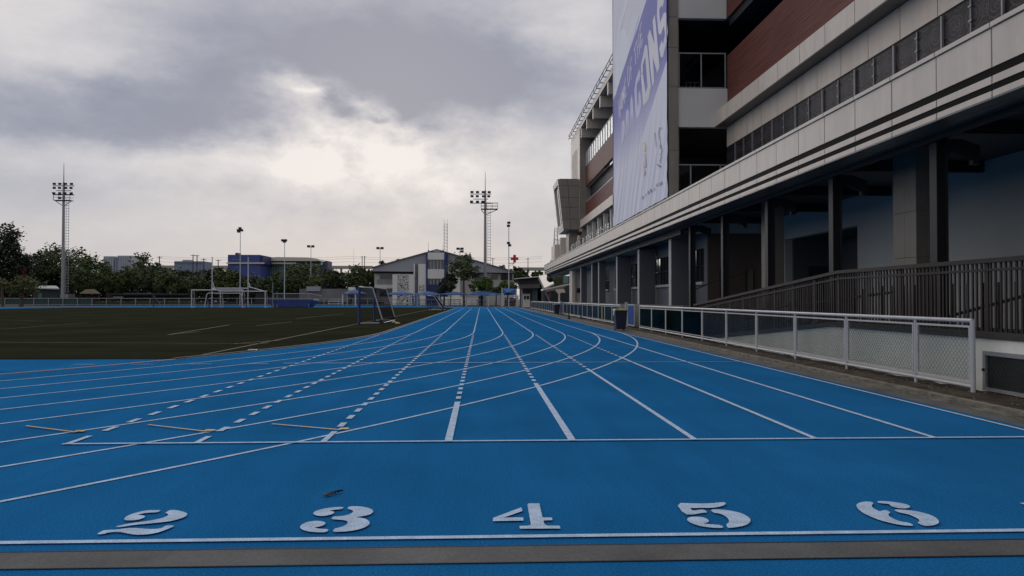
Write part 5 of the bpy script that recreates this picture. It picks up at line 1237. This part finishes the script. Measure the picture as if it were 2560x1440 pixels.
# ------------------------------------------------------------------ trees
def tree_mesh(mb, c, rx, ry, rz, n, leaf, seed, kind='round'):
    rnd = random.Random(seed); cl = []
    nc = max(10, n // 28)
    for i in range(nc):
        while True:
            p = Vector((rnd.uniform(-1, 1), rnd.uniform(-1, 1), rnd.uniform(-1, 1)))
            if kind == 'cone':
                if math.hypot(p.x, p.y) < (1 - (p.z + 1) / 2) ** .8 * .95 + .06: break
            elif .25 < p.length < 1 and (p.z > -.75): break
        if kind != 'cone': p = p * rnd.uniform(.8, 1.08)
        cl.append(Vector((p.x * rx, p.y * ry, p.z * rz)))
    for i in range(n):
        q = rnd.choice(cl); s = min(rx, rz) * .26
        p = c + q + Vector((rnd.gauss(0, s * .62), rnd.gauss(0, s * .62), rnd.gauss(0, s * .46)))
        d = Vector((rnd.uniform(-1, 1), rnd.uniform(-1, 1), rnd.uniform(-.6, .6))).normalized(); e = d.cross(Vector((rnd.uniform(-1, 1), rnd.uniform(-1, 1), rnd.uniform(-1, 1)))).normalized()
        l = leaf * rnd.uniform(.6, 1.4)
        mb.quad(p - d * l, p - e * l * .5, p + d * l, p + e * l * .5)
_tn = [0]
def tree(u, vt, vb, wpx, Y, kind, label, name='tree', shape='round', n=None, group='trees beyond the far fence', leafs=None):
    _tn[0] += 1
    c = W(u, (vt + vb) / 2, Y); rx = wpx / 2 * Y / F; rz = (vb - vt) / 2 * Y / F
    t = thing(name, label, 'tree' if name != 'shrub' else 'shrub', (c.x, Y, 0), group)
    rnd = random.Random(_tn[0]); b = MB(); zc = max(.5, c.z - rz * .6)
    b.tube((c.x, Y, 0), (c.x + rnd.uniform(-.3, .3), Y, zc), max(.12, rx * .07), max(.08, rx * .045), 7)
    for i in range(7):
        a_ = rnd.uniform(0, 6.28); e_ = Vector((c.x + math.cos(a_) * rx * .6, Y + math.sin(a_) * rx * .6, c.z + rz * rnd.uniform(-.2, .6)))
        mid_ = Vector((c.x, Y, zc)).lerp(e_, .5) + Vector((0, 0, .1 * rz)); b.tube((c.x, Y, zc - .2), mid_, rx * .04, rx * .026, 5); b.tube(mid_, e_, rx * .026, rx * .01, 5)
    b.build('trunk', BARK, t)
    area = rx * rz; leaf = leafs or .30 * (Y / 160)
    n = n or int(min(9000, max(700, area / (leaf * leaf) * 10)))
    m = MB(); tree_mesh(m, c, rx * .82, rx * .82, rz * .82, n, leaf, _tn[0], shape); m.build('crown', LEAF[kind], t)
TR = [  # u, vtop, vbottom, width, Y, kind, label
 (158, 609, 720, 190, 205, 'mid', 'broad spreading tree right of the dark conifer'),
 (90, 628, 720, 110, 200, 'dark', 'dark tree between conifer and the left tower'),
 (232, 630, 735, 90, 200, 'green', 'green tree in front of the pale apartment towers'),
 (362, 628, 735, 90, 198, 'mid', 'tall tree with feathery top left of the office block'),
 (345, 660, 738, 150, 192, 'mid', 'rounded tree below the feathery topped one'),
 (185, 652, 745, 70, 186, 'mid', 'slim tree in front of the left floodlight tower'),
 (270, 660, 742, 100, 188, 'green', 'leafy tree above the low shelter'),
 (420, 668, 744, 90, 190, 'mid', 'mid green tree left of the rugby posts'),
 (455, 662, 742, 80, 196, 'dark', 'dark tree just below the office block'),
 (490, 676, 746, 70, 188, 'mid', 'small tree left of the tall uprights'),
 (570, 666, 742, 80, 192, 'green', 'tree between the two tall uprights'),
 (548, 684, 745, 60, 190, 'mid', 'low tree directly behind the left upright'),
 (640, 678, 746, 80, 190, 'mid', 'rounded tree right of the tall uprights'),
 (700, 672, 748, 60, 190, 'green', 'light green tree behind the landing mat'),
 (665, 688, 748, 50, 187, 'mid', 'low tree left of the landing mat rail'),
 (758, 648, 735, 110, 200, 'mid', 'large tree in front of the glass fronted building'),
 (735, 664, 745, 60, 192, 'green', 'slender tree beside the middle light pole'),
 (786, 684, 742, 60, 184, 'green', 'pale rounded tree above the grey storage wall'),
 (828, 666, 735, 60, 200, 'green', 'bushy tree below the blue corner of glass building'),
 (845, 668, 730, 24, 196, 'dark', 'narrow dark tree left of the big round tree'),
 (896, 655, 735, 96, 190, 'mid', 'big dark rounded tree left of the gabled building'),
 (808, 690, 740, 70, 192, 'dark', 'dark undergrowth tree behind the white bench'),
 (965, 645, 700, 55, 230, 'dark', 'dark treetops behind the left roof slope'), (998, 642, 690, 44, 230, 'dark', 'dark treetop closer to the roof ridge'),
 (1160, 630, 712, 96, 165, 'mid', 'round topped tree in front of the gabled building'),
 (1126, 668, 735, 44, 166, 'dark', 'darker side branch tree left of the round topped one'),
 (1110, 700, 738, 70, 160, 'dark', 'dark low tree in front of the blue tower base'),
 (1262, 657, 700, 60, 230, 'purple', 'purple leaved tree right of the floodlight tower'),
 (1300, 664, 706, 54, 205, 'dark', 'dark tree below the red cross sign'),
 (1290, 672, 712, 60, 200, 'green', 'green tree right of the gabled roof end'),
 (1345, 676, 700, 50, 210, 'mid', 'low tree in front of the viaduct'),
]
for a_ in TR: tree(*a_)
tree(8, 545, 745, 105, 150, 'dark', 'tall black conifer at the left edge', 'conifer', n=7000, group=None, leafs=.3)
tree(50, 615, 740, 60, 152, 'dark', 'ragged dark side crown beside the tall conifer', 'conifer', n=1800, group=None, leafs=.3)
tree(52, 682, 748, 112, 146, 'yellow', 'yellow green spreading tree in front of the conifer', group=None, leafs=.24, n=2400)
tree(58, 668, 690, 16, 150, 'orange', 'small orange flowering tree top behind the yellow green tree', group=None, leafs=.2, n=160)
tree(1205, 690, 736, 78, 158, 'bright', 'light green frangipani shrub left of the tower base', 'shrub', group='light green shrubs above the blue canopies', leafs=.26, n=1900)
tree(1268, 700, 736, 64, 157, 'bright', 'light green shrub right of the tower base', 'shrub', group='light green shrubs above the blue canopies', leafs=.26, n=1500)
tree(1240, 712, 738, 50, 156, 'green', 'lower shrub between the two light green shrubs', 'shrub', group='light green shrubs above the blue canopies', leafs=.24, n=900)
tree(1388, 634, 668, 26, 110, 'green', 'palm like plant beyond the end of the fascia', 'shrub', group=None, leafs=.35, n=260)
# continuous dark hedge mass behind the trees
m = MB(); rnd = random.Random(5)
for i in range(15000):
    u = rnd.uniform(-60, 940); vt_ = (694 if 560 < u < 830 else 678) + 8 * math.sin(u * .03) + 6 * math.sin(u * .011); v = rnd.uniform(vt_, 752); Yh = rnd.uniform(206, 210); p = W(u, v, Yh)
    d = Vector((rnd.uniform(-1, 1), rnd.uniform(-1, 1), rnd.uniform(-1, 1))).normalized(); e = d.cross(Vector((rnd.uniform(-1, 1), rnd.uniform(-1, 1), rnd.uniform(-1, 1)))).normalized(); l = rnd.uniform(.4, .8)
    m.quad(p - d * l, p - e * l * .6, p + d * l, p + e * l * .6)
m.build('undergrowth', LEAF['dark'], kind='stuff')
m = MB(); Y = 176; x0 = gx(120, Y); x1 = gx(480, Y)
for i in range(3500):
    x = rnd.uniform(x0, x1); z = rnd.uniform(.1, .9); p = Vector((x, Y + rnd.uniform(-.5, .5), z)); d = Vector((rnd.uniform(-1, 1), rnd.uniform(-1, 1), rnd.uniform(-1, 1))).normalized(); e = d.orthogonal().normalized()
    m.quad(p - d * .25, p - e * .15, p + d * .25, p + e * .15)
tag(m.build('hedge', LEAF['green']), 'low clipped green hedge behind the left part of fence', 'hedge')

# ------------------------------------------------------------------ people at the far gate
def person(u, Y, label, shirt, trouser, walk=.0):
    x = gx(u, Y); t = thing('person', label, 'person', (x, Y, 0))
    V_ = [(0, 0, .95), (0, 0, 1.15), (0, 0, 1.40), (0, 0, 1.50), (0, 0, 1.56), (0, 0, 1.68), (0, .0, 1.76),
          (.10, 0, .90), (.11, walk, .50), (.11, walk * .4, .08), (.11, walk * .4 - .14, .03), (-.10, 0, .90), (-.11, -walk, .50), (-.11, -walk * 1.3, .08), (-.11, -walk * 1.3 - .14, .03),
          (.18, 0, 1.40), (.24, .03, 1.12), (.25, -.06, .88), (.25, -.08, .78), (-.18, 0, 1.40), (-.24, .03, 1.12), (-.25, -.06, .88), (-.25, -.08, .78)]
    Rr = [.15, .14, .15, .06, .055, .095, .06, .09, .062, .045, .04, .09, .062, .045, .04, .06, .042, .032, .035, .06, .042, .032, .035]
    E_ = [(0, 1), (1, 2), (2, 3), (3, 4), (4, 5), (5, 6), (0, 7), (7, 8), (8, 9), (9, 10), (0, 11), (11, 12), (12, 13), (13, 14), (2, 15), (15, 16), (16, 17), (17, 18), (2, 19), (19, 20), (20, 21), (21, 22)]
    me = bpy.data.meshes.new('body'); me.from_pydata(V_, E_, []); o = bpy.data.objects.new('body', me); C.objects.link(o); o.parent = t
    me.materials.append(mat('skin', (.22, .12, .08), .6)); s = o.modifiers.new('skin', 'SKIN')
    for i_, r_ in enumerate(Rr): me.skin_vertices[0].data[i_].radius = (r_, r_ * .85)
    me.skin_vertices[0].data[0].use_root = True
    o.modifiers.new('sub', 'SUBSURF').levels = 1; o.modifiers['sub'].render_levels = 1
    m = MB(); m.tube((x, Y, .85), (x, Y, 1.18), .19, .18, 12); m.tube((x, Y, 1.18), (x, Y, 1.47), .18, .13, 12)
    for s_ in (-1, 1): m.tube((x + s_ * .17, Y, 1.43), (x + s_ * .25, Y + .03, 1.1), .085, .07, 8)
    m.build('shirt', shirt, t, smooth=True)
    m = MB()
    for s_ in (-1, 1): m.tube((x + s_ * .09, Y, .92), (x + s_ * .11, Y + s_ * walk, .5), .12, .09, 10); m.tube((x + s_ * .11, Y + s_ * walk, .5), (x + s_ * .11, Y + s_ * walk * .8, .1), .09, .07, 10)
    m.build('trousers', trouser, t, smooth=True)
    m = MB(); m.ball((x, Y + .02, 1.72), .115, (1, 1, .95), 10, 8); m.build('hair', BLACK, t, smooth=True)
me_skin_fix = None
person(1282, 146, 'person in grey purple clothes standing at the track end gate', mat('grey_purple', (.09, .075, .095), .8), mat('grey_purple2', (.06, .05, .065), .8))
person(1273, 156, 'person in pale blue shirt behind the far gate', mat('pale_blue_shirt', (.18, .23, .30), .8), mat('dark_trousers', (.02, .02, .03), .8), .1)
